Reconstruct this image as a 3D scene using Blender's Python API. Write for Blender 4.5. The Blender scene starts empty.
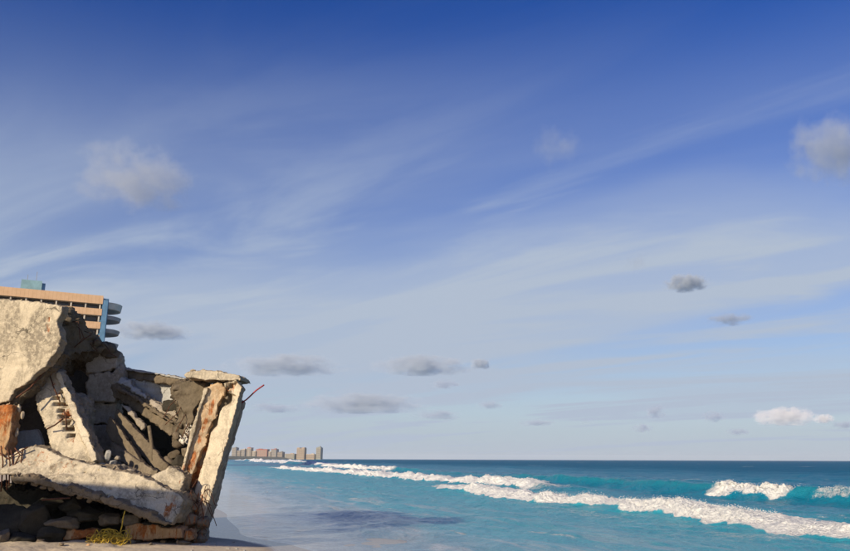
import bpy, bmesh, math, random
import numpy as np
from mathutils import Vector, Matrix, geometry

random.seed(7)
RNG = np.random.default_rng(7)
scene = bpy.context.scene
COL = scene.collection
R = math.radians

# ------------------------------------------------------------------ camera
FPX, W0, H0 = 750.0, 850.0, 551.0
CAM = Vector((0, 0, 1.75))
PITCH, ROLL = math.atan(183.8 / FPX), R(0.2)
CM = Matrix.Rotation(math.pi / 2 + PITCH, 3, 'X') @ Matrix.Rotation(ROLL, 3, 'Z')
cd = bpy.data.cameras.new('camera')
cd.sensor_width = 36.0
cd.lens = 36.0 * FPX / W0
cd.clip_start, cd.clip_end = 0.1, 90000.0
cam = bpy.data.objects.new('camera', cd)
cam.matrix_world = Matrix.Translation(CAM) @ CM.to_4x4()
COL.objects.link(cam)
scene.camera = cam

# ------------------------------------------------------------------ sun, sky, exposure
SUN_EL, SUN_AZ = R(22.5), R(38)          # low sun behind the viewer, to the left
to_sun = Vector((-math.sin(SUN_AZ) * math.cos(SUN_EL), -math.cos(SUN_AZ) * math.cos(SUN_EL), math.sin(SUN_EL)))
sd = bpy.data.lights.new('sun', 'SUN')
sd.energy, sd.angle, sd.color = 5.0, R(0.53), (1.0, 0.82, 0.58)
sun = bpy.data.objects.new('sun', sd)
sun.rotation_euler = to_sun.to_track_quat('Z', 'Y').to_euler()
sun.location = (-20, -20, 30)
COL.objects.link(sun)

world = bpy.data.worlds.new('World')
scene.world = world
world.use_nodes = True
wn, wl = world.node_tree.nodes, world.node_tree.links
wn.clear()
out = wn.new('ShaderNodeOutputWorld')
bg = wn.new('ShaderNodeBackground')
bg.inputs['Strength'].default_value = 0.093
sky = wn.new('ShaderNodeTexSky')
sky.sky_type = 'NISHITA'
sky.sun_disc = False
sky.sun_elevation = SUN_EL
sky.sun_rotation = math.atan2(to_sun.x, to_sun.y)
sky.altitude = 0
sky.air_density, sky.dust_density, sky.ozone_density = 1.0, 0.6, 3.0
hsv = wn.new('ShaderNodeHueSaturation')
hsv.inputs['Saturation'].default_value = 1.38
hsv.inputs['Hue'].default_value = 0.526
wl.new(sky.outputs[0], hsv.inputs['Color'])
tc = wn.new('ShaderNodeTexCoord')
sep = wn.new('ShaderNodeSeparateXYZ')
wl.new(tc.outputs['Generated'], sep.inputs[0])


def wmath(op, a, b=None, clamp=False):
    n = wn.new('ShaderNodeMath')
    n.operation = op
    n.use_clamp = clamp
    for i, v in enumerate((a, b)):
        if v is None:
            continue
        if isinstance(v, (int, float)):
            n.inputs[i].default_value = v
        else:
            wl.new(v, n.inputs[i])
    return n.outputs[0]


zz = wmath('ADD', wmath('MAXIMUM', sep.outputs['Z'], 0.0), 0.10)
comb = wn.new('ShaderNodeCombineXYZ')
wl.new(wmath('DIVIDE', sep.outputs['X'], zz), comb.inputs[0])
wl.new(wmath('DIVIDE', sep.outputs['Y'], zz), comb.inputs[1])


def cirrus(rot, sx, sy, scale, lo, hi, seed, rough=0.6, dist=0.6):
    m0 = wn.new('ShaderNodeMapping')
    m0.inputs['Rotation'].default_value = (0, 0, R(rot))
    wl.new(comb.outputs[0], m0.inputs[0])
    mp = wn.new('ShaderNodeMapping')
    mp.inputs['Scale'].default_value = (sx, sy, 1)
    mp.inputs['Location'].default_value = (seed, seed * 0.37, seed * 0.11)
    wl.new(m0.outputs[0], mp.inputs[0])
    no = wn.new('ShaderNodeTexNoise')
    no.inputs['Scale'].default_value = scale
    no.inputs['Detail'].default_value = 7
    no.inputs['Roughness'].default_value = rough
    no.inputs['Distortion'].default_value = dist
    wl.new(mp.outputs[0], no.inputs['Vector'])
    mr = wn.new('ShaderNodeMapRange')
    mr.interpolation_type = 'SMOOTHSTEP'
    mr.inputs[1].default_value, mr.inputs[2].default_value = lo, hi
    wl.new(no.outputs[0], mr.inputs[0])
    return mr.outputs[0]


veil = cirrus(35, 0.4, 1.0, 0.75, 0.34, 0.62, 3.1, 0.45, 0.5)
streak = cirrus(33, 0.24, 1.0, 1.9, 0.42, 0.70, 8.7, 0.55, 1.2)
low = wn.new('ShaderNodeMapRange')          # high thin cloud seen edge-on is denser towards the horizon
low.interpolation_type = 'SMOOTHSTEP'
low.inputs[1].default_value, low.inputs[2].default_value = 0.56, 0.14
wl.new(sep.outputs['Z'], low.inputs[0])
cov = wmath('ADD', wmath('MULTIPLY', veil, 0.48), wmath('MULTIPLY', streak, 0.46))
cov = wmath('ADD', wmath('MULTIPLY', cov, wmath('ADD', wmath('MULTIPLY', low.outputs[0], 0.93), 0.05)),
            wmath('MULTIPLY', low.outputs[0], 0.44), clamp=True)
hzn = wn.new('ShaderNodeMapRange')          # milky sea air low over the horizon
hzn.interpolation_type = 'SMOOTHSTEP'
hzn.inputs[1].default_value, hzn.inputs[2].default_value = 0.26, -0.02
wl.new(sep.outputs['Z'], hzn.inputs[0])
cov = wmath('MAXIMUM', cov, wmath('MULTIPLY', hzn.outputs[0], 0.93), clamp=True)
mixc = wn.new('ShaderNodeMix')
mixc.data_type = 'RGBA'
mixc.inputs['B'].default_value = (3.85, 4.5, 5.55, 1)
wl.new(cov, mixc.inputs['Factor'])
wl.new(hsv.outputs[0], mixc.inputs['A'])
wl.new(mixc.outputs['Result'], bg.inputs['Color'])
wl.new(bg.outputs[0], out.inputs['Surface'])

scene.view_settings.view_transform = 'Standard'
scene.view_settings.look = 'None'
scene.view_settings.exposure = 0.3
scene.view_settings.gamma = 1.0
scene.render.engine = 'CYCLES'
cy = scene.cycles
cy.use_denoising = True
cy.max_bounces, cy.diffuse_bounces, cy.glossy_bounces = 6, 3, 3
cy.volume_bounces = 2
cy.transparent_max_bounces = 12
cy.caustics_reflective = cy.caustics_refractive = False
cy.sample_clamp_indirect = 6.0


# ------------------------------------------------------------------ helpers
def ray(px, py):
    return CM @ Vector(((px - W0 / 2) / FPX, (H0 / 2 - py) / FPX, -1.0))


def P(px, py, Y):
    """point of the world at ground distance Y in front of the viewer"""
    d = ray(px, py)
    return CAM + d * ((Y - CAM.y) / d.y)


def _fade(t):
    return t * t * t * (t * (t * 6 - 15) + 10)


def _hash(ix, iy, iz, seed):
    h = (ix.astype(np.int64) * 374761393 + iy.astype(np.int64) * 668265263 + iz.astype(np.int64) * 2147483647 + seed * 974711)
    h = (h ^ (h >> 13)) * 1274126177
    h = (h ^ (h >> 16)) & 0xffffff
    return h.astype(np.float64) / 0x7fffff - 1.0


def vnoise(p, scale=1.0, seed=0):
    """3D value noise, p is (n,3); about -1..1"""
    q = p * scale
    i = np.floor(q)
    f = _fade(q - i)
    ix, iy, iz = (i[:, k].astype(np.int64) for k in range(3))
    fx, fy, fz = f[:, 0], f[:, 1], f[:, 2]
    r = 0
    for a in (0, 1):
        wx = fx if a else 1 - fx
        for b in (0, 1):
            wy = fy if b else 1 - fy
            for c in (0, 1):
                wz = fz if c else 1 - fz
                r = r + wx * wy * wz * _hash(ix + a, iy + b, iz + c, seed)
    return r


def fbm(p, scale=1.0, octaves=4, seed=0, gain=0.5, lac=2.03):
    r, a = 0, 1.0
    for k in range(octaves):
        r = r + a * vnoise(p + 13.7 * k, scale, seed + k)
        scale *= lac
        a *= gain
    return r


def n2(x, y, scale=1.0, seed=0):
    q0, q1 = x * scale, y * scale
    i0, i1 = np.floor(q0), np.floor(q1)
    f0, f1 = _fade(q0 - i0), _fade(q1 - i1)
    i0, i1 = i0.astype(np.int64), i1.astype(np.int64)
    z = np.zeros_like(i0)
    h = lambda a, b: _hash(i0 + a, i1 + b, z, seed)
    return (h(0, 0) * (1 - f0) + h(1, 0) * f0) * (1 - f1) + (h(0, 1) * (1 - f0) + h(1, 1) * f0) * f1


def fbm2(x, y, scale, octaves=4, seed=0, gain=0.5):
    r, a = 0, 1.0
    c, s_ = math.cos(0.6), math.sin(0.6)
    for k in range(octaves):
        r = r + a * n2(x + 7.3 * k, y - 4.1 * k, scale, seed + k)
        x, y = c * x - s_ * y, s_ * x + c * y
        scale *= 2.07
        a *= gain
    return r


def sstep(a, b, x):
    t = np.clip((x - a) / (b - a), 0, 1)
    return t * t * (3 - 2 * t)


def facets(p, scale, seed):
    """fracture surfaces: each cell of a 3D Voronoi pattern tilts its own way"""
    q = p * scale
    i = np.floor(q).astype(np.int64)
    best = np.full(len(p), 9.0)
    val = np.zeros(len(p))
    for a in (-1, 0, 1):
        for b in (-1, 0, 1):
            for c in (-1, 0, 1):
                jx, jy, jz = i[:, 0] + a, i[:, 1] + b, i[:, 2] + c
                h = [_hash(jx, jy, jz, seed + k) for k in range(6)]
                d = np.stack((q[:, 0] - jx - 0.5 - 0.45 * h[0], q[:, 1] - jy - 0.5 - 0.45 * h[1], q[:, 2] - jz - 0.5 - 0.45 * h[2]), -1)
                r = (d * d).sum(1)
                m = r < best
                best = np.where(m, r, best)
                val = np.where(m, 0.5 * h[3] + d[:, 0] * h[4] + d[:, 2] * h[5], val)
    return val


def tag(o, label=None, cat=None, group=None, kind=None):
    if label:
        o['label'] = label
    if cat:
        o['category'] = cat
        o['kind'] = 'thing'
    if group:
        o['group'] = group
    if kind:
        o['kind'] = kind
    return o


def empty(name, loc):
    o = bpy.data.objects.new(name, None)
    o.location = loc
    o.empty_display_size = 0.3
    COL.objects.link(o)
    return o


def mesh_np(name, verts, faces, mat=None, smooth=True, attrs=None):
    """verts (n,3), faces (m,4) or (m,3) numpy arrays"""
    me = bpy.data.meshes.new(name)
    k = faces.shape[1]
    me.vertices.add(len(verts))
    me.vertices.foreach_set('co', verts.astype(np.float32).ravel())
    me.loops.add(len(faces) * k)
    me.loops.foreach_set('vertex_index', faces.astype(np.int32).ravel())
    me.polygons.add(len(faces))
    me.polygons.foreach_set('loop_start', np.arange(0, len(faces) * k, k, dtype=np.int32))
    me.update(calc_edges=True)
    if smooth:
        me.polygons.foreach_set('use_smooth', np.ones(len(faces), dtype=bool))
    for n, v in (attrs or {}).items():
        a = me.attributes.new(n, 'FLOAT', 'POINT')
        a.data.foreach_set('value', v.astype(np.float32))
    if mat:
        me.materials.append(mat)
    me.validate()
    return me


def link(name, me, parent=None, loc=(0, 0, 0)):
    o = bpy.data.objects.new(name, me)
    o.location = loc
    if parent is not None:
        o.parent = parent
    COL.objects.link(o)
    return o


def bm_obj(name, bm, mat, parent=None, loc=(0, 0, 0), smooth=False):
    me = bpy.data.meshes.new(name)
    bmesh.ops.recalc_face_normals(bm, faces=bm.faces)
    bm.to_mesh(me)
    bm.free()
    if smooth:
        for p in me.polygons:
            p.use_smooth = True
    me.materials.append(mat)
    return link(name, me, parent, loc)


def add_box(bm, c, h, rot=None):
    m = Matrix.Translation(Vector(c)) @ (rot.to_4x4() if rot else Matrix.Identity(4)) @ Matrix.Diagonal((*[2 * x for x in h], 1))
    bmesh.ops.create_cube(bm, size=1.0, matrix=m)


def add_tube(bm, pts, r, sides=6, taper=1.0):
    pts = [Vector(p) for p in pts]
    rings = []
    for i, p in enumerate(pts):
        d = (pts[min(i + 1, len(pts) - 1)] - pts[max(i - 1, 0)]).normalized()
        a = d.orthogonal().normalized()
        b = d.cross(a)
        rr = r * (1 + (taper - 1) * i / max(1, len(pts) - 1))
        rings.append([bm.verts.new(p + (a * math.cos(2 * math.pi * k / sides) + b * math.sin(2 * math.pi * k / sides)) * rr) for k in range(sides)])
    for a, b in zip(rings, rings[1:]):
        # align ring starts
        best = min(range(sides), key=lambda s: sum((a[k].co - b[(k + s) % sides].co).length for k in range(sides)))
        b[:] = b[best:] + b[:best]
        for k in range(sides):
            bm.faces.new((a[k], a[(k + 1) % sides], b[(k + 1) % sides], b[k]))
    bm.faces.new(rings[0][::-1])
    bm.faces.new(rings[-1])


# ------------------------------------------------------------------ materials
class NT:
    def __init__(self, name):
        self.m = bpy.data.materials.new(name)
        self.m.use_nodes = True
        self.n, self.l = self.m.node_tree.nodes, self.m.node_tree.links
        self.n.clear()
        self.out = self.n.new('ShaderNodeOutputMaterial')
        self.b = self.n.new('ShaderNodeBsdfPrincipled')
        self.l.new(self.b.outputs[0], self.out.inputs['Surface'])
        self.tc = self.n.new('ShaderNodeTexCoord')
        self.co = self.tc.outputs['Object']

    def set(self, sock, v):
        if hasattr(v, 'is_output'):
            self.l.new(v, sock)
        elif isinstance(v, (tuple, list)) and len(v) == 3 and sock.type == 'RGBA':
            sock.default_value = (*v, 1)
        else:
            sock.default_value = v

    def noise(self, scale, detail=5, rough=0.6, dist=0.0, vec=None, stretch=None, offs=None):
        v = vec or self.co
        if stretch or offs:
            mp = self.n.new('ShaderNodeMapping')
            mp.inputs['Scale'].default_value = stretch or (1, 1, 1)
            mp.inputs['Location'].default_value = offs or (0, 0, 0)
            self.l.new(v, mp.inputs[0])
            v = mp.outputs[0]
        t = self.n.new('ShaderNodeTexNoise')
        t.inputs['Scale'].default_value = scale
        t.inputs['Detail'].default_value = detail
        t.inputs['Roughness'].default_value = rough
        t.inputs['Distortion'].default_value = dist
        self.l.new(v, t.inputs['Vector'])
        return t.outputs[0]

    def ramp(self, v, lo, hi, a=0.0, b=1.0):
        m = self.n.new('ShaderNodeMapRange')
        m.interpolation_type = 'SMOOTHSTEP'
        for i, x in enumerate((lo, hi, a, b)):
            m.inputs[i + 1].default_value = x
        self.set(m.inputs[0], v)
        return m.outputs[0]

    def mix(self, f, a, b, mode='MIX'):
        m = self.n.new('ShaderNodeMix')
        m.data_type = 'RGBA'
        m.blend_type = mode
        self.set(m.inputs['Factor'], f)
        self.set(m.inputs['A'], a)
        self.set(m.inputs['B'], b)
        return m.outputs['Result']

    def math(self, op, a, b=0.0, clamp=False):
        m = self.n.new('ShaderNodeMath')
        m.operation = op
        m.use_clamp = clamp
        self.set(m.inputs[0], a)
        self.set(m.inputs[1], b)
        return m.outputs[0]

    def attr(self, name):
        a = self.n.new('ShaderNodeAttribute')
        a.attribute_name = name
        return a.outputs['Fac']

    def bump(self, h, strength=0.5, dist=0.02, normal=None):
        b = self.n.new('ShaderNodeBump')
        b.inputs['Strength'].default_value = strength
        b.inputs['Distance'].default_value = dist
        self.l.new(h, b.inputs['Height'])
        if normal is not None:
            self.l.new(normal, b.inputs['Normal'])
        return b.outputs[0]

    def done(self, color, rough=0.9, normal=None, spec=0.3):
        self.set(self.b.inputs['Base Color'], color)
        self.set(self.b.inputs['Roughness'], rough)
        self.b.inputs['Specular IOR Level'].default_value = spec
        if normal is not None:
            self.l.new(normal, self.b.inputs['Normal'])
        return self.m


def concrete_mat(name, plaster, raw, stain, erode=0.45, stain_amt=0.6, rustcol=(0.42, 0.125, 0.028)):
    t = NT(name)
    big = t.noise(1.1, 6, 0.62, 0.4)
    mid = t.noise(6.0, 6, 0.65, 0.3, offs=(3, 1, 2))
    fine = t.noise(38.0, 5, 0.7)
    speck = t.noise(95.0, 3, 0.6)
    rawc = t.mix(t.ramp(mid, 0.3, 0.72), raw, tuple(x * 1.65 for x in raw))
    rawc = t.mix(t.ramp(speck, 0.55, 0.72), rawc, tuple(x * 0.45 for x in raw))
    pl = t.mix(t.ramp(fine, 0.35, 0.7), plaster, tuple(x * 0.8 for x in plaster))
    # grey weathering, runs down the face
    st = t.noise(1.6, 7, 0.68, 0.5, stretch=(1.2, 1.2, 0.55), offs=(5, 7, 1))
    st2 = t.noise(14, 5, 0.7, 0.5)
    sm = t.math('MULTIPLY', t.ramp(st, 0.40, 0.60), t.ramp(st2, 0.30, 0.58))
    pl = t.mix(t.math('MULTIPLY', sm, stain_amt), pl, stain)
    pl = t.mix(t.math('MULTIPLY', t.ramp(speck, 0.62, 0.74), 0.6), pl, tuple(x * 0.5 for x in stain))
    vo = t.n.new('ShaderNodeTexVoronoi')
    vo.feature = 'DISTANCE_TO_EDGE'
    vo.inputs['Scale'].default_value = 1.35
    wob = t.n.new('ShaderNodeVectorMath')
    wob.operation = 'MULTIPLY_ADD'
    wob.inputs[1].default_value = (0.5, 0.5, 0.5)
    nz = t.n.new('ShaderNodeTexNoise')
    nz.inputs['Scale'].default_value = 3.0
    nz.inputs['Detail'].default_value = 5
    t.l.new(t.co, nz.inputs['Vector'])
    t.l.new(nz.outputs['Color'], wob.inputs[0])
    t.l.new(t.co, wob.inputs[2])
    t.l.new(wob.outputs[0], vo.inputs['Vector'])
    ck = t.math('MULTIPLY', t.ramp(vo.outputs['Distance'], 0.016, 0.004), t.ramp(big, 0.46, 0.60))
    pl = t.mix(t.math('MULTIPLY', ck, 0.8), pl, tuple(x * 0.35 for x in stain))
    run = t.noise(5.0, 5, 0.7, 0.2, stretch=(1.6, 1.6, 0.16), offs=(2, 4, 6))
    pl = t.mix(t.ramp(run, 0.56, 0.74, 0, 0.55), pl, tuple(x * 0.8 for x in stain))
    # where plaster has come away
    ero = t.math('ADD', t.math('MULTIPLY', mid, 0.5), t.math('MULTIPLY', big, 0.5))
    pm = t.math('MULTIPLY', t.attr('plaster'), t.ramp(ero, erode - 0.10, erode - 0.03))
    col = t.mix(pm, rawc, pl)
    # rust bleeding from the steel
    rn = t.noise(10, 6, 0.72, 0.6, stretch=(1.6, 1.6, 0.28))
    rm = t.math('ADD', t.attr('rust'), t.math('MULTIPLY', t.math('SUBTRACT', rn, 0.5), 2.0))
    rc = t.mix(t.ramp(mid, 0.35, 0.65), rustcol, tuple(x * 0.38 for x in rustcol))
    rc = t.mix(t.ramp(st2, 0.52, 0.7), rc, (0.45, 0.25, 0.10))
    col = t.mix(t.ramp(rm, 0.30, 0.62, 0, 0.92), col, rc)
    h = t.math('ADD', t.math('MULTIPLY', mid, 0.8), t.math('ADD', t.math('MULTIPLY', fine, 0.5), t.math('MULTIPLY', pm, 0.25)))
    return t.done(col, 0.93, t.bump(h, 0.75, 0.03), 0.2)


M = {}
M['plaster'] = concrete_mat('weathered_cream_plaster', (0.61, 0.54, 0.41), (0.19, 0.155, 0.11), (0.20, 0.175, 0.135), 0.44, 0.9)
M['white'] = concrete_mat('white_painted_concrete', (0.64, 0.57, 0.44), (0.25, 0.20, 0.14), (0.27, 0.24, 0.19), 0.41, 0.65)
M['raw'] = concrete_mat('raw_broken_concrete', (0.24, 0.20, 0.15), (0.125, 0.10, 0.072), (0.10, 0.085, 0.06), 0.45, 0.7)
M['brown'] = concrete_mat('shade_brown_concrete', (0.15, 0.125, 0.09), (0.085, 0.068, 0.048), (0.06, 0.05, 0.036), 0.45, 0.7)  # browns set darker to carry the shade on roof fragment and inner pieces
M['grey'] = concrete_mat('grey_block_concrete', (0.40, 0.355, 0.295), (0.24, 0.205, 0.16), (0.19, 0.165, 0.13), 0.42, 0.7)
M['dark'] = concrete_mat('shade_dark_concrete', (0.06, 0.055, 0.042), (0.04, 0.035, 0.027), (0.028, 0.026, 0.02), 0.45, 0.7)  # near-black base puts the shade of the hollow into the colour
M['rustc'] = concrete_mat('rust_soaked_concrete', (0.50, 0.34, 0.19), (0.26, 0.15, 0.08), (0.30, 0.16, 0.07), 0.42, 0.5)
M['torn'] = concrete_mat('torn_stained_concrete', (0.60, 0.49, 0.34), (0.38, 0.26, 0.15), (0.33, 0.19, 0.09), 0.47, 0.7)
M['timber'] = concrete_mat('weathered_timber', (0.19, 0.155, 0.11), (0.115, 0.092, 0.065), (0.075, 0.062, 0.045), 0.42, 0.6)
M['bluegrey'] = concrete_mat('blue_grey_painted_panel', (0.40, 0.46, 0.52), (0.26, 0.25, 0.23), (0.17, 0.19, 0.20), 0.38, 0.4)
M['panel'] = concrete_mat('pale_grey_panel', (0.44, 0.45, 0.45), (0.22, 0.21, 0.19), (0.27, 0.27, 0.25), 0.22, 0.5)
t = NT('rusty_steel')
M['rebar'] = t.done(t.mix(t.ramp(t.noise(30, 4), 0.4, 0.6), (0.12, 0.045, 0.022), (0.05, 0.025, 0.016)), 0.85, t.bump(t.noise(70, 3), 0.5, 0.004))
t = NT('red_oxide_rod')
M['redrod'] = t.done(t.mix(t.ramp(t.noise(20, 4), 0.4, 0.6), (0.33, 0.03, 0.035), (0.19, 0.025, 0.025)), 0.7)
t = NT('yellow_rope')
M['rope'] = t.done(t.mix(t.ramp(t.noise(16, 4), 0.35, 0.65), (0.74, 0.52, 0.06), (0.40, 0.29, 0.06)), 0.85)
t = NT('pale_cloth_scrap')
M['cloth'] = t.done(t.mix(t.ramp(t.noise(14, 4), 0.4, 0.6), (0.62, 0.6, 0.55), (0.38, 0.36, 0.32)), 0.85)


# ------------------------------------------------------------------ shore coordinates
O_S = np.array((-3.3, 15.0))
T_D = np.array((-0.296, 0.9552))      # along the shore, away from the viewer
N_D = np.array((0.9552, 0.296))       # out to sea


def st_of(x, y):
    dx, dy = x - O_S[0], y - O_S[1]
    return dx * N_D[0] + dy * N_D[1], dx * T_D[0] + dy * T_D[1]


def coast(t):
    """the coast bends to the right far along"""
    return 0.0 * t + 420 * sstep(500, 3200, t) ** 1.3


def sand_z(s, t):
    u = s - coast(t)
    wob = 0.9 * n2(t, t * 0, 0.085, 3) + 0.5 * n2(t, t * 0, 0.21, 4)
    u = u + wob * np.exp(-np.abs(u) / 25) - 0.75 * np.exp(-((t + 1.0) / 3.2) ** 2)
    dry = 0.028 * np.maximum(-u, 0)
    dry = np.minimum(dry, 0.16 + 0.008 * np.maximum(-u, 0))
    dry = np.minimum(dry, 2.2)
    return np.where(u < 0, dry, -0.03 * np.minimum(u, 80)) + 0.02


def grid_axis(lo, fine_lo, fine_hi, hi, step, grow):
    a = list(np.arange(fine_lo, fine_hi, step))
    d, x = step, a[-1]
    while x < hi:
        d *= grow
        x += d
        a.append(min(x, hi))
    d, x, b = step, a[0], []
    while x > lo:
        d *= grow
        x -= d
        b.append(max(x, lo))
    return np.array(b[::-1] + a)


def grid_faces(ns, nt):
    i = np.arange(ns * nt).reshape(ns, nt)
    return np.stack((i[:-1, :-1], i[1:, :-1], i[1:, 1:], i[:-1, 1:]), -1).reshape(-1, 4)


# ------------------------------------------------------------------ beach
def build_beach():
    sa = grid_axis(-2500, -9, 5, 130, 0.10, 1.10)
    ta = grid_axis(-60, -6, 16, 5200, 0.10, 1.045)
    S, T = np.meshgrid(sa, ta, indexing='ij')
    s, tt = S.ravel(), T.ravel()
    x = O_S[0] + s * N_D[0] + tt * T_D[0]
    y = O_S[1] + s * N_D[1] + tt * T_D[1]
    z = sand_z(s, tt)
    u = s - coast(tt)
    dry = sstep(-1.0, -2.6, u + 0.5 * n2(tt, tt * 0, 0.3, 9))
    near = np.exp(-np.maximum(np.hypot(x + 5, y - 15) - 12, 0) / 12)
    foot = fbm2(x, y, 2.6, 4, 21, 0.55)
    z = z + near * dry * (0.035 * foot - 0.03 * np.maximum(n2(x, y, 3.3, 33) - 0.45, 0))
    wl_ = 1.0 + 1.6 * sstep(1.0, 5.0, tt)
    wet = 1 - sstep(0.35, -0.25, u + (wl_ - 1.0) + 0.45 * n2(tt, tt * 0, 0.25, 5) + 0.25 * n2(x, y, 0.9, 6))
    t = NT('coral_sand')
    grain = t.noise(160, 3, 0.6)
    clump = t.noise(7, 6, 0.62, 0.3)
    spots = t.noise(30, 4, 0.7)
    c = t.mix(t.ramp(clump, 0.3, 0.7), (0.58, 0.50, 0.37), (0.48, 0.405, 0.29))
    c = t.mix(t.math('MULTIPLY', t.ramp(spots, 0.62, 0.74), 0.5), c, (0.30, 0.24, 0.16))
    c = t.mix(t.ramp(grain, 0.3, 0.75, 0, 0.35), c, (0.36, 0.3, 0.22))
    w = t.attr('wet')
    c = t.mix(w, c, t.mix(1.0, c, (0.60, 0.58, 0.56), 'MULTIPLY'))
    h = t.math('ADD', t.math('MULTIPLY', clump, 1.0), t.math('MULTIPLY', grain, 0.12))
    h = t.math('MULTIPLY', h, t.math('SUBTRACT', 1.0, t.math('MULTIPLY', w, 0.92)))
    m = t.done(c, t.ramp(w, 0.2, 1.0, 0.95, 0.22), t.bump(h, 0.6, 0.05), 0.35)
    me = mesh_np('beach', np.stack((x, y, z), -1), grid_faces(len(sa), len(ta)), m, True, {'wet': wet})
    tag(link('beach', me), 'pale coral sand beach under the ruin, wet along the water', kind='structure')


build_beach()


# ------------------------------------------------------------------ sea
def crest(t, s0, slope, meander, seed):
    return s0 + slope * t + meander * n2(t, t * 0, 0.11, seed) + 0.35 * meander * n2(t, t * 0, 0.37, seed + 1)


def build_sea():
    sa = np.concatenate((np.arange(-3, 12, .12), np.arange(12, 17.5, .04), np.arange(17.5, 22.5, .12), np.arange(22.5, 27, .06), grid_axis(27, 27, 27.5, 7000, 0.1, 1.024)))
    ta = np.concatenate((np.arange(-25, -7, .5), np.arange(-7, 16, .05), grid_axis(16, 16, 40, 7000, 0.085, 1.018)))
    S, T = np.meshgrid(sa, ta, indexing='ij')
    s0, tt = S.ravel(), T.ravel()
    s = s0 + 0.0
    x = O_S[0] + s * N_D[0] + tt * T_D[0]
    y = O_S[1] + s * N_D[1] + tt * T_D[1]
    u = s - coast(tt)
    dist = np.hypot(x, y)
    # swell and chop, calmer over the shallows
    deep = sstep(18, 60, u)
    amp = 0.10 + 0.9 * deep
    z = np.zeros_like(s)
    for lam, a, ang, ph in ((19, 0.16, 0.10, 0.3), (12.5, 0.10, -0.22, 1.7), (8.1, 0.065, 0.30, 4.0), (5.2, 0.045, -0.42, 2.2), (3.3, 0.028, 0.55, 5.1)):
        k = 2 * math.pi / lam
        fade = np.exp(-(dist / (lam * 45)) ** 2)
        z += amp * fade * a * (1.0 + 0.6 * n2(x, y, 0.9 / lam, int(lam))) * np.sin(k * (s * math.cos(ang) + tt * math.sin(ang)) + ph + 2.2 * n2(x, y, 0.5 / lam, 77 + int(lam)))
    chop = fbm2(s, tt * 0.55, 0.9, 4, 40, 0.52)
    z += (0.052 + 0.05 * sstep(6, 30, u)) * sstep(0.5, 4.0, u) * chop * np.exp(-dist / 260)
    foam = np.zeros_like(s)
    shift = np.zeros_like(s)
    body = np.zeros_like(s)
    rough = np.zeros_like(s)

    def wave(sc, h, front, back, fo, trail, curl=0.0):
        """sc crest line, h height along it, fo how far it has broken (all per vertex)"""
        nonlocal z, foam, shift, body, rough
        d = s - sc
        prof = np.where(d < 0, np.exp(-(d / front) ** 2), np.exp(-(np.abs(d) / back) ** 1.4))
        z = z + h * prof
        lump = fbm2(s, tt, 1.15, 4, 60, 0.6)
        ragged = 0.35 * n2(tt, s * 0.3, 0.9, 61) + 0.22 * n2(tt, s, 2.6, 62)
        m = sstep(-front * 1.55, -front * 1.05, d + ragged * front) * (1 - sstep(trail * 0.45, trail, d + 0.9 * ragged * trail))
        m = m * fo * (1 - 0.55 * sstep(0.15 * trail, trail, d))
        foam = np.maximum(foam, m)
        rough = np.maximum(rough, m * np.clip(h * 1.6, 0, 1) * np.exp(-np.maximum(d, 0) / (back * 1.2)))
        z = z + m * h * 0.34 * lump * np.exp(-np.maximum(d, 0) / back)
        body = np.maximum(body, sstep(-1.3 * front, -0.5 * front, d) * prof * np.clip(h * 2.2 - 0.55, 0, 1) * (1 - m))
        shift = shift - curl * h * prof ** 3

    def window(a0, a1, b1, b0):
        return sstep(a0, a1, tt) * (1 - sstep(b1, b0, tt))

    vary = 0.78 + 0.22 * n2(tt, tt * 0, 0.55, 90) + 0.12 * n2(tt, tt * 0, 1.7, 91)
    # the whitewater bore running in across the right of the picture
    w1 = window(-60, -50, 25, 38)
    wave(crest(tt, 14.2, -0.012, 0.55, 50), 0.37 * w1 * vary, 0.62, 1.9, w1 * np.clip(0.62 + 0.45 * vary, 0, 1), 3.8, 0.3)
    # the line behind it, further along the beach
    w2 = window(22, 34, 115, 150)
    wave(crest(tt, 21.0, -0.05, 0.8, 52), 0.52 * w2 * vary, 0.8, 2.6, w2 * np.clip(0.55 + 0.6 * vary, 0, 1), 3.2, 0.3)
    # the green swell that is just starting to break
    w3 = window(-60, -45, 150, 190)
    br = window(12.2, 13.4, 16.8, 18.2) + 0.46 * window(8.2, 9.2, 11.2, 12.0) + window(84, 95, 150, 175)
    c3 = crest(tt, 24.6, 0.03, 0.5, 54)
    wave(c3, (0.50 + 0.14 * vary) * w3 * (1 - 0.35 * window(38, 50, 70, 84)), 1.15, 3.0, np.clip(br, 0, 1) * w3, 0.9, 0.75)
    # more breakers far along the shore
    w5 = window(170, 215, 520, 700)
    wave(crest(tt, 31, 0.02, 2.5, 56) + coast(tt), 1.0 * w5 * vary, 1.6, 5, w5 * np.clip(n2(tt, tt * 0, 0.02, 95) * 2 + 1.1, 0, 1), 6, 0.2)
    wave(crest(tt, 44, 0.0, 2.5, 58) + coast(tt), 0.8 * window(250, 300, 700, 900), 1.8, 5, window(250, 300, 700, 900) * np.clip(n2(tt, tt * 0, 0.015, 96) * 3, 0, 1), 5, 0.2)
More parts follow.
